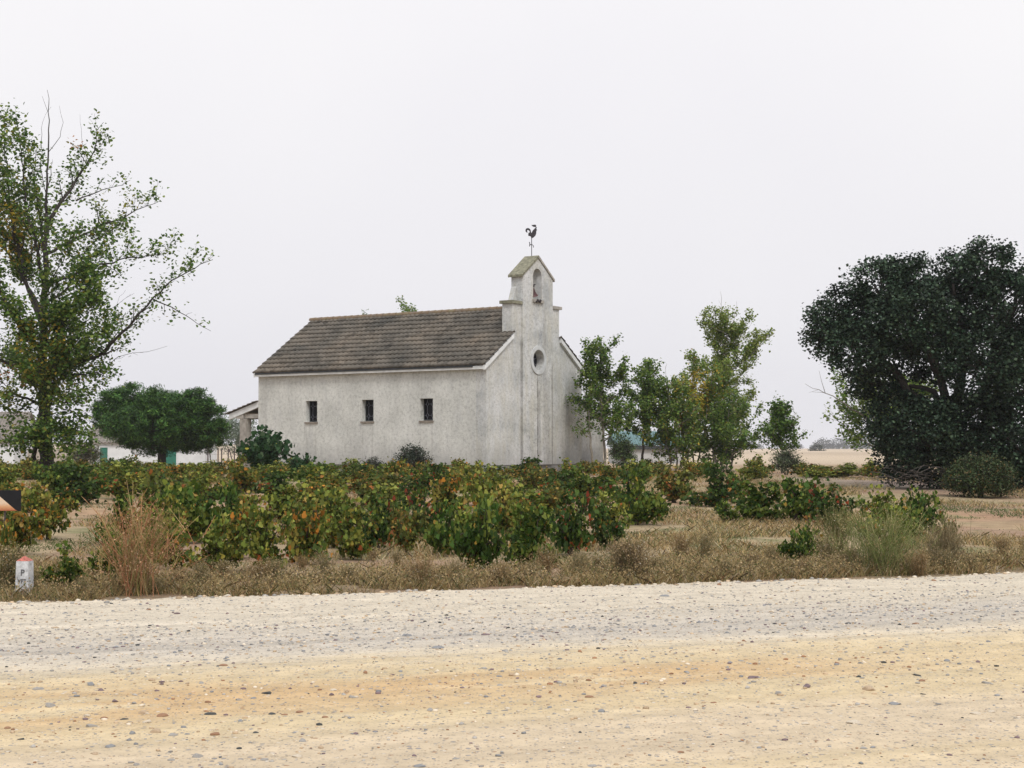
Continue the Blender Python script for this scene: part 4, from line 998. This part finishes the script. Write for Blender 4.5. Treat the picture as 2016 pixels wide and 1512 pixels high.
def young(name, label, px, pyb, top, halfw, Y, nl=10, pal=None, seed=0, stems=1, trunk_h=0.25, bark=M_BARKPALE, lpm=36, patch=None, size=0.118, lean=0, dens=2.2, spread=0.12, cat='poplar tree', r0=0.09, group=None, width_at=0.35, lnf=0.48, up=0.5, extra=()):
    extra = list(extra)
    random.seed(seed)
    s1 = Y / F; base = P(px, pyb, Y); gz = Hs(base.x, Y); x0 = base.x
    Ht = P(px, top, Y).z - gz; hw = halfw * s1
    L = []
    hw *= 1.12; lpm = lpm * 1.5; nl = int(nl * 1.35)
    for k in range(stems):
        off = 0 if stems == 1 else (k - (stems - 1) / 2) * hw * 0.9 / stems
        hh = Ht * (1 if k == stems // 2 else random.uniform(0.6, 0.9))
        pts = [(x0 + off * 0.4, Y + random.uniform(-.2, .2), gz - 0.15)] + [(x0 + off * (0.4 + t * 1.5) + lean * t * s1 + random.uniform(-.06, .06), Y + random.uniform(-.2, .2) * t * 3, gz + hh * t) for t in (0.2, 0.45, 0.7, 0.97)]
        L.append(dict(pts=pts, r0=r0 * (1 if stems == 1 else .6), r1=0.008, level=1, dens=1.5, ln=hw * .5, start=trunk_h + 0.15, lpm=lpm, up=up))
        for j in range(nl // stems):
            t = trunk_h + (0.9 - trunk_h) * (j + random.random() * .6) / (nl // stems); an = random.random() * 6.283
            wdt = hw * (1.0 if t < width_at + .12 else max(0.25, 1 - (t - width_at - .12) / (1 - width_at) * 1.0)) * random.uniform(.75, 1.0)
            cx_, cz_ = pts[0][0] + (pts[-1][0] - pts[0][0]) * t, gz + hh * t
            e = (cx_ + math.cos(an) * wdt, Y + math.sin(an) * wdt, cz_ + wdt * (0.75 if up > 0 else .1)); mid = (cx_ + math.cos(an) * wdt * .5, Y + math.sin(an) * wdt * .5, cz_ + wdt * .28)
            L.append(dict(pts=[(cx_, Y, cz_), mid, e], r0=r0 * .4 * (1.1 - t), r1=0.006, level=1, dens=dens, ln=hw * lnf, lpm=lpm, start=.15, up=up))
    L += extra
    return make_tree(name, L, label, cat, group, pal or [(3, G1), (5, G2), (3.5, G3)], size, M_LEAF, bark, spread=spread, patch=patch, loc=(x0, Y, gz))
ct = 'young poplars right of the chapel'
tA = young('poplar_tree', 'dark green young poplar standing against the right edge of the chapel gable', 1190, 925, 660, 60, 76.0, 18, seed=1, trunk_h=.22, lean=-8, dens=2.8, lpm=50, r0=.09, group=ct, width_at=.5)
tA2 = young('sapling', 'thin forked sapling with sparse leaves in front of the annex wall', 1163, 925, 745, 42, 75.0, 9, seed=2, trunk_h=.35, lpm=26, r0=.08, bark=M_BARKPALE, cat='sapling', width_at=.5)
tB = young('poplar_tree', 'young green poplar with a single dark leaning stem, just right of the annex edge', 1262, 925, 707, 62, 80.0, 22, seed=3, trunk_h=.26, bark=M_OAKBARK, lpm=46, r0=.085, lean=20, group=ct, dens=2.8)
Yc = 84.0
tC = young('poplar_tree', 'tallest pale green poplar of the clump, with an open ragged top', 1405, 925, 596, 86, Yc, 30, [(2, G2), (5, G3), (4, (0.28, 0.32, 0.085))], seed=4, trunk_h=.14, lpm=42, r0=.13, lean=35, group=ct, dens=2.4, width_at=.5, lnf=.36,
     extra=[limb([(1425, 640), (1420, 600), (1418, 575)], Yc, .02, .005, level=1, bare=True, dens=1.5, ln=.5), limb([(1440, 640), (1452, 610), (1450, 592)], Yc, .02, .005, level=0, bare=True)])
tD = young('poplar_tree', 'bushy yellowing poplar growing from many stems at the left foot of the tallest one', 1365, 925, 690, 62, Yc - 3, 22, [(4, G2), (3, G3), (1, G1), (1.6, YEL)], seed=5, stems=3, trunk_h=.12, lpm=44, group=ct,
           patch=[(tuple(P(1375, 770, Yc - 3)), (.55, 3, 1.3), YEL, .5), (tuple(P(1365, 860, Yc - 3)), (.45, 3, .6), (0.55, 0.33, 0.03), .8), (tuple(P(1350, 800, Yc - 3)), (.9, 3, 1.6), (0.42, 0.38, 0.05), .55), (tuple(P(1340, 830, Yc - 3)), (.4, 3, .5), ORA, .35)])
tE = young('poplar_tree', 'low broad green poplar bush left of the yellowing one, with thin dead tips', 1330, 925, 745, 56, Yc - 5, 20, [(2.5, G1), (5, G2), (4, G3), (.6, YEL)], seed=6, stems=3, trunk_h=.1, lpm=44, group=ct, dens=2.4, extra=[limb([(1322, 800), (1312, 755), (1313, 715)], Yc - 5, .02, .005, level=1, bare=True, dens=1.6, ln=.6), limb([(1335, 790), (1345, 755), (1350, 735)], Yc - 5, .015, .004, level=1, bare=True, dens=1.6, ln=.4)])
tF = young('poplar_tree', 'low dark green poplar bush filling the right foot of the tallest poplar', 1425, 925, 765, 66, Yc - 4, 18, [(3, G1), (5, G2), (3, G3)], seed=7, stems=4, trunk_h=.08, lpm=42, group=ct, dens=2.4, width_at=.3)
tG = young('poplar_tree', 'small lone poplar shaped like a pear, left of the hazy far bush', 1538, 935, 787, 60, 72.0, 28, [(4, G1), (5, G2), (1, G3)], seed=8, trunk_h=.26, lpm=36, r0=.05, group=ct, width_at=.14, dens=2.4, lnf=.34)
young('poplar_tree', 'pale poplar with a bare forked branch, half hidden behind the oak', 1745, 925, 745, 110, 66.0, 20, [(4, G2), (4, G3)], seed=9, trunk_h=.2, lpm=34, r0=.12, group=None, width_at=.4,
      extra=[limb([(1745, 860), (1700, 820), (1640, 780), (1600, 762), (1585, 755)], 66, .06, .006, level=1, bare=True, dens=1.6, ln=.8), limb([(1625, 775), (1618, 750), (1612, 730)], 66, .015, .004, level=0, bare=True)])
young('poplar_tree', 'poplar behind the chapel whose top leaves just show over the ridge', 800, 925, 592, 75, 104.0, 16, [(4, G2), (4, G3)], seed=10, trunk_h=.3, lpm=34, r0=.15)
young('poplar_tree', 'poplar behind the chapel showing a single sprig over the ridge', 716, 925, 606, 40, 100.0, 9, [(4, G1), (4, G2)], seed=12, trunk_h=.3, lpm=30, r0=.12)
young('poplar_tree', 'pale small leaved tree seen through the porch beyond the fence', 470, 930, 828, 55, 125.0, 16, [(3, (0.2, 0.25, 0.19)), (3, (0.13, 0.17, 0.12)), (1, (0.3, 0.34, 0.28))], seed=13, trunk_h=.3, lpm=24, size=.12, r0=.08, spread=.2)
# bare branch left of the oak
# holm oak ---------------------------------------------------------
def lobes_tree(name, label, cat, lobes, Y, pal, size, n, trunk_limbs, leafm, barkm, shape='diamond', base_px=None, cl=0.32, shell=0.62, gzoff=0, per=60, thick=0.85, flat_bottom=None, kmin=0.25, lsc=1.0):
    s1 = Y / F; bx = P(base_px[0], 900, Y).x; gz = Hs(bx, Y); base = Vector((bx, Y, gz))
    root = empty(name, tuple(base)); tag(root, label, cat)
    mb = MB()
    for L in trunk_limbs:
        line = smooth_line([np.array(p, float) - np.array(base) for p in L['pts']], .3) 
        line[1:] += RNG.normal(size=line[1:].shape) * .04
        mb.tube(line, list(np.linspace(L['r0'], L['r1'], len(line))), 9)
    C_ = []; 
    vol = np.array([l[2] * l[3] for l in lobes], float); cnt = (vol / vol.sum() * n / per).astype(int) + 1
    for (px, py, rx, ry, dy), k in zip(lobes, cnt):
        rx, ry = rx * lsc, ry * lsc
        c = np.array(P(px, py, Y + dy)) - np.array(base); rr = np.array([rx * s1, max(rx, ry) * s1 * thick, ry * s1])
        d = RNG.normal(size=(k, 3)); d /= np.linalg.norm(d, axis=1)[:, None]
        rad = shell + (1 - shell) * RNG.random((k, 1)) ** .7; m = RNG.random(k) < kmin; rad[m] = RNG.random((m.sum(), 1))
        q = c + d * rad * rr
        C_.append(q)
        for j in range(0, min(k, 14) if not (rx > 40 and py > 880) else 0):
            mb.tube([c + (0, 0, -rr[2] * .4), c + (q[j] - c) * .5 + RNG.normal(size=3) * .1, q[j]], [.035, .02, .006], 4)
    C_ = np.concatenate(C_); C_ = C_[C_[:, 2] > 0.1]
    pts = np.repeat(C_, per, axis=0) + np.clip(RNG.normal(size=(len(C_) * per, 3)), -1.7, 1.7) * cl * np.repeat(.6 + .8 * RNG.random((len(C_), 1)), per, axis=0) * np.array([1, 1, .75])
    tone = np.repeat(.45 + 1.1 * RNG.random((len(C_), 1)), per, axis=0)
    keep = pts[:, 2] > .03
    if flat_bottom is not None: keep &= pts[:, 2] > flat_bottom(pts)
    pts = pts[keep]; tone = tone[keep]
    col = pick(pal, len(pts)) * tone
    V, C, k = leaf_quads(pts, size, col, shape=shape, up=.25)
    mb.build('trunk', barkm, root, smooth=True)
    link('crown', np_mesh('crown', V, k, C), leafm, root); return root
Yo = 50.0
OL = [(1625, 650, 48, 60, 0), (1665, 615, 55, 60, .5), (1690, 690, 70, 65, -1), (1735, 560, 72, 55, 0), (1790, 545, 70, 45, .5), (1800, 630, 90, 85, -1.2), (1745, 640, 80, 80, 1.5), (1880, 545, 55, 55, 1), (1945, 525, 62, 55, -.5), (1900, 620, 85, 80, .8), (1985, 610, 80, 85, -1),
      (1720, 745, 60, 45, .5), (1845, 700, 80, 70, 1.4), (1940, 720, 95, 90, -1.4), (2020, 720, 80, 110, 1), (2060, 560, 70, 70, 0), (2110, 660, 90, 110, -1), (2120, 800, 90, 100, 0),
      (1765, 830, 65, 75, 0), (1830, 850, 90, 80, -1), (1920, 850, 95, 85, -.5), (2010, 860, 95, 90, -1), (1775, 905, 58, 50, .5), (1850, 915, 80, 45, .5), (1960, 920, 90, 50, 0), (2060, 920, 80, 60, 0)]
oakb = P(1870, 900, Yo); og = Hs(oakb.x, Yo)
OT = [limb([(1870, 985), (1868, 900), (1862, 850)], Yo, .42, .32), limb([(1866, 870), (1845, 820), (1800, 780), (1760, 730), (1700, 690), (1640, 660)], Yo, .2, .04), limb([(1862, 850), (1850, 800), (1835, 770), (1790, 760)], Yo, .14, .06),
      limb([(1864, 860), (1890, 760), (1895, 680), (1880, 560)], Yo, .22, .04), limb([(1868, 860), (1930, 780), (1970, 680), (1990, 600)], Yo, .2, .04), limb([(1864, 850), (1850, 740), (1800, 640), (1770, 560)], Yo, .18, .04), limb([(1872, 880), (1960, 820), (2060, 720)], Yo, .18, .05)]
oakpal = [(5, (0.013, 0.028, 0.016)), (4, (0.027, 0.052, 0.03)), (2, (0.06, 0.095, 0.055))]
lobes_tree('holm_oak', 'huge dark evergreen oak with a rounded crown down to the ground at the right', 'oak tree', OL, Yo, oakpal, .1, 150000, OT, M_OAK, M_OAKBARK, base_px=(1870, 0), cl=.19, per=60, kmin=.05, shell=.8, lsc=.86)
# round shrub under the oak, and others
def shrub(name, label, px, py, rx, ry, Y, pal, n, size=.06, cat='shrub', shape='diamond', cl=.12, leafm=None, twig=M_DEADWOOD, per=30):
    lob = [(px + dx * rx, py + dz * ry, rx * .55, ry * .6, dy * rx * Y / F) for dx, dz, dy in ((-.45, .25, 0), (.45, .25, .2), (0, -.2, 0), (0, .3, -.5), (-.3, -.1, .4), (.3, -.05, -.3))]
    bx = P(px, py, Y).x; g = Vector((bx, Y, Hs(bx, Y)))
    tl = [dict(pts=[tuple(g + Vector((0, 0, -.1))), tuple(g + Vector((random.uniform(-.1, .1), 0, .2))), tuple(P(px + random.uniform(-.6, .6) * rx, py - .4 * ry, Y))], r0=.02, r1=.006) for _ in range(7)]
    return lobes_tree(name, label, cat, lob, Y, pal, size, n, tl, leafm or M_OAK, twig, shape=shape, base_px=(px, 0), cl=cl, per=per)
shrub('shrub', 'rounded dark green shrub at the foot of the oak, reaching its right side', 1930, 935, 72, 48, 44.0, [(4, (0.035, 0.06, 0.022)), (3, (0.055, 0.075, 0.03)), (1, (0.12, 0.085, 0.035))], 22000, .05)
shrub('shrub', 'small dark bush against the chapel wall, below the nearest window', 812, 900, 38, 30, 68.5, [(4, (0.03, 0.045, 0.03)), (3, (0.05, 0.065, 0.045))], 5000, .06)
shrub('shrub', 'smaller dark bush against the chapel plinth, below the middle window', 735, 915, 22, 18, 70.5, [(4, (0.03, 0.045, 0.03)), (3, (0.05, 0.065, 0.045))], 2500, .05)
shrub('shrub', 'grey green wispy shrub at the foot of the small lone poplar', 1548, 905, 32, 28, 68.0, [(4, (0.1, 0.12, 0.065)), (3, (0.07, 0.095, 0.05))], 5000, .05)
shrub('shrub', 'dull green broom-like shrub between the big poplar trunk and the green door', 168, 893, 40, 30, 82.0, [(4, (0.08, 0.1, 0.055)), (3, (0.12, 0.13, 0.08)), (1, (0.15, 0.1, 0.06))], 6000, .06)
shrub('shrub', 'green shrub filling the gap between the annex edge and the turquoise shed', 1226, 885, 28, 42, 88.0, [(4, (0.05, 0.085, 0.03)), (3, (0.09, 0.13, 0.05))], 5000, .08)
# dead brush heap under the oak
root = empty('brushwood', tuple(gp(1800, 955))); tag(root, 'tangle of dead grey branches lying under the front of the dark oak', 'dead branches')
m = MB(); g0 = root.location.copy(); g0.y = 45; root.location = (wx(1800, 45), 45, Hs(wx(1800, 45), 45))
for k in range(38):
    a = random.uniform(1750, 1870); b = a + random.uniform(-70, 70); y1, y2 = random.uniform(925, 955), random.uniform(912, 955)
    p = P(a, y1, 45 + random.uniform(-.4, .4)) - root.location; q = P(b, y2, 45 + random.uniform(-.4, .4)) - root.location
    mid = (p + q) / 2 + Vector((random.uniform(-.2, .2), 0, random.uniform(.0, .14)))
    r_ = random.choice((.003, .004, .006, .009))
    m.tube(smooth_line([p, mid, q], .15), r_, 4)
m.build('branches', M_DEADWOOD, root)
# umbrella pine ----------------------------------------------------
Yp = 92.0
PL = [(228, 822, 42, 34, 0), (262, 790, 42, 34, 1), (308, 796, 38, 32, -1.5), (385, 797, 34, 28, -1), (350, 812, 40, 34, .5), (400, 832, 42, 42, -1), (300, 835, 70, 40, -1.5), (360, 850, 65, 38, 1.2), (250, 840, 52, 30, -1), (425, 852, 20, 26, 0), (310, 868, 70, 24, 0), (390, 868, 45, 20, .5), (222, 800, 34, 30, 0), (330, 822, 80, 50, 2)]
PT = [limb([(320, 935), (319, 900), (322, 870)], Yp, .28, .22), limb([(320, 890), (270, 860), (235, 830)], Yp, .12, .04), limb([(320, 885), (370, 860), (400, 840)], Yp, .12, .04), limb([(321, 875), (325, 830), (330, 800)], Yp, .12, .04), limb([(320, 880), (300, 850), (285, 810)], Yp, .1, .04)]
lobes_tree('pine_tree', 'rounded green umbrella pine with a short dark trunk in front of the white outhouse', 'pine tree', PL, Yp, [(3, (0.022, 0.065, 0.017)), (4, (0.048, 0.12, 0.026)), (3, (0.095, 0.19, 0.038))], .24, 110000, PT, M_PINE, M_OAKBARK, shape='needle', base_px=(320, 0), cl=.17, per=90, shell=.9, kmin=.1)
# broad-leaved dark bushes by the porch ------------------------------
def bigleaf(label, px, pyt, halfw, Y, n, size, seed):
    random.seed(seed); s1 = Y / F; bx = P(px, 900, Y).x; gz = Hs(bx, Y); top = P(px, pyt, Y).z - gz; hw = halfw * s1
    root = empty('broad_leaved_bush', (bx, Y, gz)); tag(root, label, 'bush')
    m = MB(); pts = []
    for k in range(22):
        a = random.random() * 6.283; r_ = hw * math.sqrt(random.random()); h = top * (1 - .35 * (r_ / hw) ** 2) * random.uniform(.75, 1.0)
        tip = np.array((math.cos(a) * r_, math.sin(a) * r_, h)); line = smooth_line([(0, 0, -.05), tip * (.35, .35, .5), tip], .1)
        m.tube(line, list(np.linspace(.02, .008, len(line))), 5)
        k2 = n // 22; t = RNG.random(k2) ** .6 * (len(line) - 1); i = t.astype(int)
        pts.append(line[i] + RNG.normal(size=(k2, 3)) * .13)
    m.build('stem', M_VINEWOOD, root, smooth=True)
    pts = np.concatenate(pts); pts = pts[pts[:, 2] > .1]
    V, C, k = leaf_quads(pts, size, pick([(5, (0.022, 0.062, 0.022)), (3, (0.035, 0.09, 0.03)), (1, (0.1, 0.16, 0.08)), (.12, (.35, .32, .04))], len(pts)), up=.1, shape='vine', droop=.8)
    link('foliage', np_mesh('foliage', V, k, C), M_VINE, root)
bigleaf('tall dark green bush with broad leaves in front of the chapel porch', 522, 836, 54, 66.0, 1500, .2, 1)
bigleaf('lower broad-leaved bush just right of the tall one, by the chapel wall', 590, 888, 28, 65.0, 380, .17, 2)
# far hazy things ---------------------------------------------------
hp = [(1, (0.04, 0.055, 0.04)), (1, (0.055, 0.07, 0.05))]
def fartree(label, px, py, rx, ry, Y, n=1500, group=None):
    size = 2.2 * Y / F
    g = Hs(wx(px, Y), Y)
    lob = [(px, py, rx, ry, 0), (px - rx * .5, py + ry * .3, rx * .55, ry * .6, 0), (px + rx * .5, py + ry * .25, rx * .55, ry * .65, 0)]
    t = [dict(pts=[(wx(px, Y), Y, g - .3), tuple(P(px, py, Y))], r0=.01 * rx * Y / F * 8, r1=.1)]
    o = lobes_tree('tree', label, 'tree', lob, Y, hp, size, n, t, M_OAK, M_OAKBARK, base_px=(px, 0), cl=2.5 * Y / F, per=12)
    if group: o['group'] = group
fb = 'dark bushes in the far field'
fartree('hazy blue green bush in the straw field, the tallest lump of the far bush', 1608, 890, 17, 15, 560, 2600, fb)
fartree('low hazy bush touching the left side of the tallest far bush', 1585, 897, 14, 10, 565, 1600, fb)
fartree('low hazy bush touching the right side of the tallest far bush', 1628, 898, 12, 9, 562, 1400, fb)
ft = 'faint trees on the horizon'
for px, rx, top, wd in ((1478, 26, 872, 'faint flat blue tree on the horizon just right of the tall poplar'), (1560, 20, 873, 'faint low blue tree on the horizon behind the small lone poplar'), (1620, 20, 866, 'faint rounded blue tree on the horizon, above the far hazy bush'), (1652, 20, 863, 'tallest faint blue tree on the horizon left of the oak'), (1695, 20, 864, 'faint blue tree on the horizon nearest the left edge of the oak')):
    Yt = 1500; fartree(wd, px, (top + 890) / 2, rx, (890 - top) / 2 + 2, Yt, 2600, ft)

# ------------------------------------------------------------------ grass and weeds
def blades(n, fxy, hmin, hmax, wid, pal, lean=.5):
    x, y = fxy(n); z = H(x, y)
    n = len(x); h = hmin + (hmax - hmin) * RNG.random(n) ** 1.6; a = RNG.random(n) * 6.283
    l = RNG.normal(size=(n, 2)) * lean; w = wid * (y / 20) ** .5 * (.6 + .8 * RNG.random(n))
    b = np.stack([x, y, z - .01], 1); dx = np.stack([np.cos(a) * w, np.sin(a) * w, 0 * w], 1)
    m = b + np.stack([l[:, 0] * h * .45, l[:, 1] * h * .45, h * .6], 1); t = b + np.stack([l[:, 0] * h, l[:, 1] * h, h], 1)
    V = np.stack([b - dx, b + dx, m + dx * .8, t, m - dx * .8], 1).reshape(-1, 3)
    col = pick(pal, n); return V, np.repeat(col, 5, axis=0)
STRAW = [(4, (0.52, 0.39, 0.2)), (3, (0.38, 0.27, 0.13)), (2.5, (0.28, 0.26, 0.11)), (1.8, (0.13, 0.16, 0.06)), (.8, (0.36, 0.2, 0.11)), (1, (.6, .52, .38)), (1.5, (.13, .1, .07))]
def verge(n):
    u = RNG.uniform(-3, 17, n * 2); v = np.abs(RNG.normal(size=n * 2)) * 1.3 + .0 + .35 * (fbm(u * .9, u * .3, 4))
    k = fbm(u * 1.1, v * 1.5, 3) > .45; u, v = u[k][:n], v[k][:n]; return rxy(u, v)
def field(n):
    y = 18 + 50 * RNG.random(n * 3) ** 1.4; x = (RNG.random(n * 3) * 2 - 1) * y * .36
    k = (fbm(x * .45 + 9, y * .35, 4) > .55) & (rv(x, y) > .3); return x[k][:n], y[k][:n]
def rightf(n):
    y = RNG.uniform(20, 48, n * 3); x = y * RNG.uniform(.05, .36, n * 3); k = (fbm(x * .8, y * .6 + 4, 4) > .5) & (rv(x, y) > .3); return x[k][:n], y[k][:n]
A = blades(100000, verge, .03, .16, .0026, STRAW, .7); B = blades(85000, field, .04, .18, .0042, STRAW, .7)
me = np_mesh('g', np.concatenate([A[0], B[0]]), 5, np.concatenate([A[1], B[1]]))
tag(link('dry_grass', me, M_GRASS), 'dry straw coloured grass and weeds along the verge and between the vines', 'grass', None, 'stuff')
def crumbs(n, fxy):
    x, y = fxy(n); z = H(x, y) + RNG.random(len(x)) ** 2 * .2; V, C, k = leaf_quads(np.stack([x, y, z], 1), .019, pick([(4, (.42, .31, .16)), (3, (.27, .2, .1)), (2, (.14, .15, .06)), (1, (.42, .34, .22)), (2, (.1, .08, .05))], len(x)), shape='diamond', up=0); return V, C
A = crumbs(70000, verge); B = crumbs(45000, field)
me = np_mesh('g', np.concatenate([A[0], B[0]]), 4, np.concatenate([A[1], B[1]]))
tag(link('withered_weeds', me, M_GRASS), 'withered small weeds and dead leaves mixed into the dry grass', 'weeds', None, 'stuff')
GREENW = [(3, (0.09, 0.13, 0.05)), (2, (0.14, 0.17, 0.07)), (1, (0.2, 0.19, 0.1))]
def gw(n):
    y = RNG.uniform(19, 40, n * 4); x = y * RNG.uniform(-.34, .36, n * 4); k = (fbm(x * .6 + 70, y * .5 + 31, 4) > .60) & (rv(x, y) > .4); return x[k][:n], y[k][:n]
A = blades(20000, gw, .02, .09, .007, GREENW, .9)
me = np_mesh('g', A[0], 5, A[1]); tag(link('green_weeds', me, M_GRASS), 'low green weeds in patches on the bare soil', 'weeds', None, 'stuff')

def weed(seed, h, w, n, pal, seeds=0, spal=None, th=.003, bushy=False):
    r = random.Random(seed); st = np.random.default_rng(seed); VV = []; CC = []; sp_ = []
    for k in range(n):
        a = r.random() * 6.283; out = w * .5 * math.sqrt(r.random()) * r.uniform(.4, 1.1); hh = h * r.uniform(.35, 1.0) * (1 - .3 * out / w)
        bx, by = r.gauss(0, w * .09), r.gauss(0, w * .09)
        p0 = np.array((bx, by, -.02)); p2 = np.array((bx + math.cos(a) * out, by + math.sin(a) * out, hh)); p1 = (p0 + p2) / 2 + np.array((-math.cos(a) * out * .12, -math.sin(a) * out * .12, hh * .08))
        segs = [(p0, p1), (p1, p2)]
        if bushy:
            for _ in range(3):
                t = r.uniform(.3, .9); q = p1 + (p2 - p1) * t; segs.append((q, q + st.normal(size=3) * h * .13 + np.array((0, 0, h * .08))))
        c = np.array(pal[st.choice(len(pal), p=np.array([x[0] for x in pal]) / sum(x[0] for x in pal))][1]) * r.uniform(.75, 1.25)
        for (s, e) in segs:
            dx = np.array((math.cos(a + 1.57) * th, math.sin(a + 1.57) * th, 0)); dy = np.array((math.cos(a) * th, math.sin(a) * th, 0))
            for d in (dx, dy): VV += [s - d, s + d, e + d * .6, e - d * .6]; CC += [c] * 4
            for _ in range(seeds): sp_.append(s + (e - s) * r.uniform(.35, 1.05) + st.normal(size=3) * .018)
    V = np.array(VV); C = np.array(CC)
    if seeds:
        q = np.array(sp_); a, b, k = leaf_quads(q, .016 if h < .9 else .022, pick(spal, len(q)), shape='diamond'); V = np.concatenate([V, a]); C = np.concatenate([C, b])
    me = np_mesh('weed', V, 4, C); me.materials.append(M_GRASS); return me
DRY = [(3, (0.34, 0.22, 0.12)), (2, (0.28, 0.2, 0.1)), (1, (0.2, 0.19, 0.08))]; RED = [(3, (0.46, 0.23, 0.13)), (3, (0.44, 0.33, 0.17)), (1.5, (0.24, 0.22, 0.08))]
SEEDS = [(3, (0.42, 0.31, 0.17)), (3, (0.27, 0.21, 0.11)), (.4, (.5, .45, .36))]
def place_weed(me, px, py, label, name='dry_weed', cat='weed', sc=1.0, group=None, y=None):
    g = gp(px, py); o = link(name, me, None, None, tuple(g), random.random() * 6.28); o.scale = (sc, sc, sc); tag(o, label, cat, group); return o
place_weed(weed(1, 1.1, 1.3, 170, RED, 2, [(3, (.42, .25, .15)), (2, (.3, .2, .1))], .0035, True), 272, 1172, 'tall reddish dry weed clump with many stalks at the verge, left of the chapel')
place_weed(weed(2, .85, 1.6, 260, [(3, (.22, .26, .09)), (2, (.36, .34, .17)), (1, (.12, .17, .06))], 1, SEEDS, .003, True), 1735, 1126, 'large grey green grass clump at the verge in front of the dark oak', 'grass_clump', 'grass clump')
place_weed(weed(3, .62, .8, 220, [(3, (.33, .28, .17)), (2, (.25, .2, .12))], 1, SEEDS, .003, True), 1860, 1118, 'straw coloured grass clump right of the large grey green one', 'grass_clump', 'grass clump')
place_weed(weed(4, .5, .72, 260, [(3, (.26, .19, .12)), (2, (.17, .16, .08))], 4, SEEDS, .0025, True), 1240, 1140, 'rounded wispy brown tumbleweed at the verge below the annex')
place_weed(weed(5, .55, .5, 120, [(3, (.24, .22, .12)), (2, (.17, .17, .08))], 5, SEEDS, .0025, True), 18, 1170, 'seeding grey weed between the sign post and the white marker post')
place_weed(weed(6, .75, .7, 150, [(3, (.16, .18, .07)), (2, (.3, .28, .12))], 2, SEEDS, .003, True), 1650, 1095, 'loose green and yellow weed left of the large grass clump')
protos = [weed(20 + k, .34 + .05 * k, .42 + .05 * k, 90, DRY if k % 2 else [(3, (.2, .2, .1)), (2, (.3, .25, .14))], 4, SEEDS, .0022, True) for k in range(5)]
seenw = {}
for k in range(44):
    px = -40 + k * 49 + random.uniform(-12, 12)
    py = 1186 - (px / 2016) * 62 - random.uniform(2, 60 if k % 3 else 22)
    if 1380 < px and py < 1100 and random.random() < .4: py += 40
    z_ = zone(px); seenw.setdefault(z_, []).append((py, px, k))
for z_, lst in seenw.items():
    lst.sort(reverse=True)
    for i, (py, px, k) in enumerate(lst):
        place_weed(protos[k % 5], px, py, f"wispy dry verge weed, {ORD[i]} from the road below {z_}", group='dry weeds along the verge', sc=random.uniform(.4, .85))

# ------------------------------------------------------------------ haze, sky, sun
me = MB().box(-2700, 2700, -80, 3200, -3, 24).mesh('haze'); hz = link('haze', me); tag(hz, 'pale mist thinning the view over the plain', 'haze', None, 'stuff')
mh = bpy.data.materials.new('haze'); mh.use_nodes = True; nt = mh.node_tree
for n_ in list(nt.nodes):
    if n_.type == 'BSDF_PRINCIPLED': nt.nodes.remove(n_)
pv = nt.nodes.new('ShaderNodeVolumePrincipled'); pv.inputs['Color'].default_value = (0.86, 0.9, 1.0, 1); pv.inputs['Density'].default_value = 0.0002; pv.inputs['Anisotropy'].default_value = 0.2
nt.links.new(pv.outputs[0], nt.nodes['Material Output'].inputs['Volume']); me.materials.append(mh)

wd = bpy.data.worlds.new('World'); S.world = wd; wd.use_nodes = True; nt = wd.node_tree
bg = nt.nodes['Background']; sky = nt.nodes.new('ShaderNodeTexSky'); sky.sky_type = 'NISHITA'; sky.sun_disc = False
SUN_EL, SUN_AZ = R(50), R(158)
sky.sun_elevation = SUN_EL; sky.sun_rotation = SUN_AZ; sky.dust_density = 5; sky.air_density = 1.5
tc = nt.nodes.new('ShaderNodeTexCoord'); sx = nt.nodes.new('ShaderNodeSeparateXYZ'); nt.links.new(tc.outputs['Generated'], sx.inputs[0])
# overcast veil: brighter towards the zenith, over the Nishita sky
ov = ramp(nt, sx.outputs[2], [(0.0, (8.2, 8.15, 8.55)), (0.1, (9.1, 9.0, 9.3)), (0.3, (9.9, 9.75, 9.95)), (0.75, (12.0, 11.9, 12.0))])
hs_ = N(nt, 'ShaderNodeHueSaturation', Saturation=0.25); nt.links.new(sky.outputs[0], hs_.inputs['Color'])
nz = N(nt, 'ShaderNodeTexNoise', Scale=2.2, Detail=4.0); nt.links.new(tc.outputs['Generated'], nz.inputs['Vector'])
cl_ = ramp(nt, nz.outputs['Fac'], [(0.3, (0.96, 0.96, 0.975)), (0.7, (1.03, 1.03, 1.02))])
c = mixc(nt, 0.94, hs_.outputs[0], ov); c = mixc(nt, 1.0, c, cl_, 'MULTIPLY')
nt.links.new(c, bg.inputs['Color']); bg.inputs['Strength'].default_value = 0.1
sd = bpy.data.lights.new('sun', 'SUN'); sd.energy = 1.8; sd.angle = R(16); sd.color = (1, 0.95, 0.88)
so = bpy.data.objects.new('sun', sd); COL.objects.link(so)
# light comes from behind the camera, to the right
az = SUN_AZ; dirv = Vector((math.sin(az) * math.cos(SUN_EL), math.cos(az) * math.cos(SUN_EL), math.sin(SUN_EL)))
so.rotation_euler = (-dirv).to_track_quat('-Z', 'Y').to_euler(); so.location = (0, -20, 40)

S.view_settings.view_transform = 'Standard'; S.view_settings.look = 'None'; S.view_settings.gamma = 1; S.view_settings.exposure = 0
S.render.engine = 'CYCLES'; cy = S.cycles
cy.max_bounces = 6; cy.diffuse_bounces = 3; cy.glossy_bounces = 2; cy.transmission_bounces = 2; cy.transparent_max_bounces = 8; cy.volume_bounces = 1
cy.use_denoising = True
try: cy.denoiser = 'OPENIMAGEDENOISE'; cy.denoising_input_passes = 'RGB_ALBEDO_NORMAL'
except Exception: pass
cy.caustics_reflective = False; cy.caustics_refractive = False
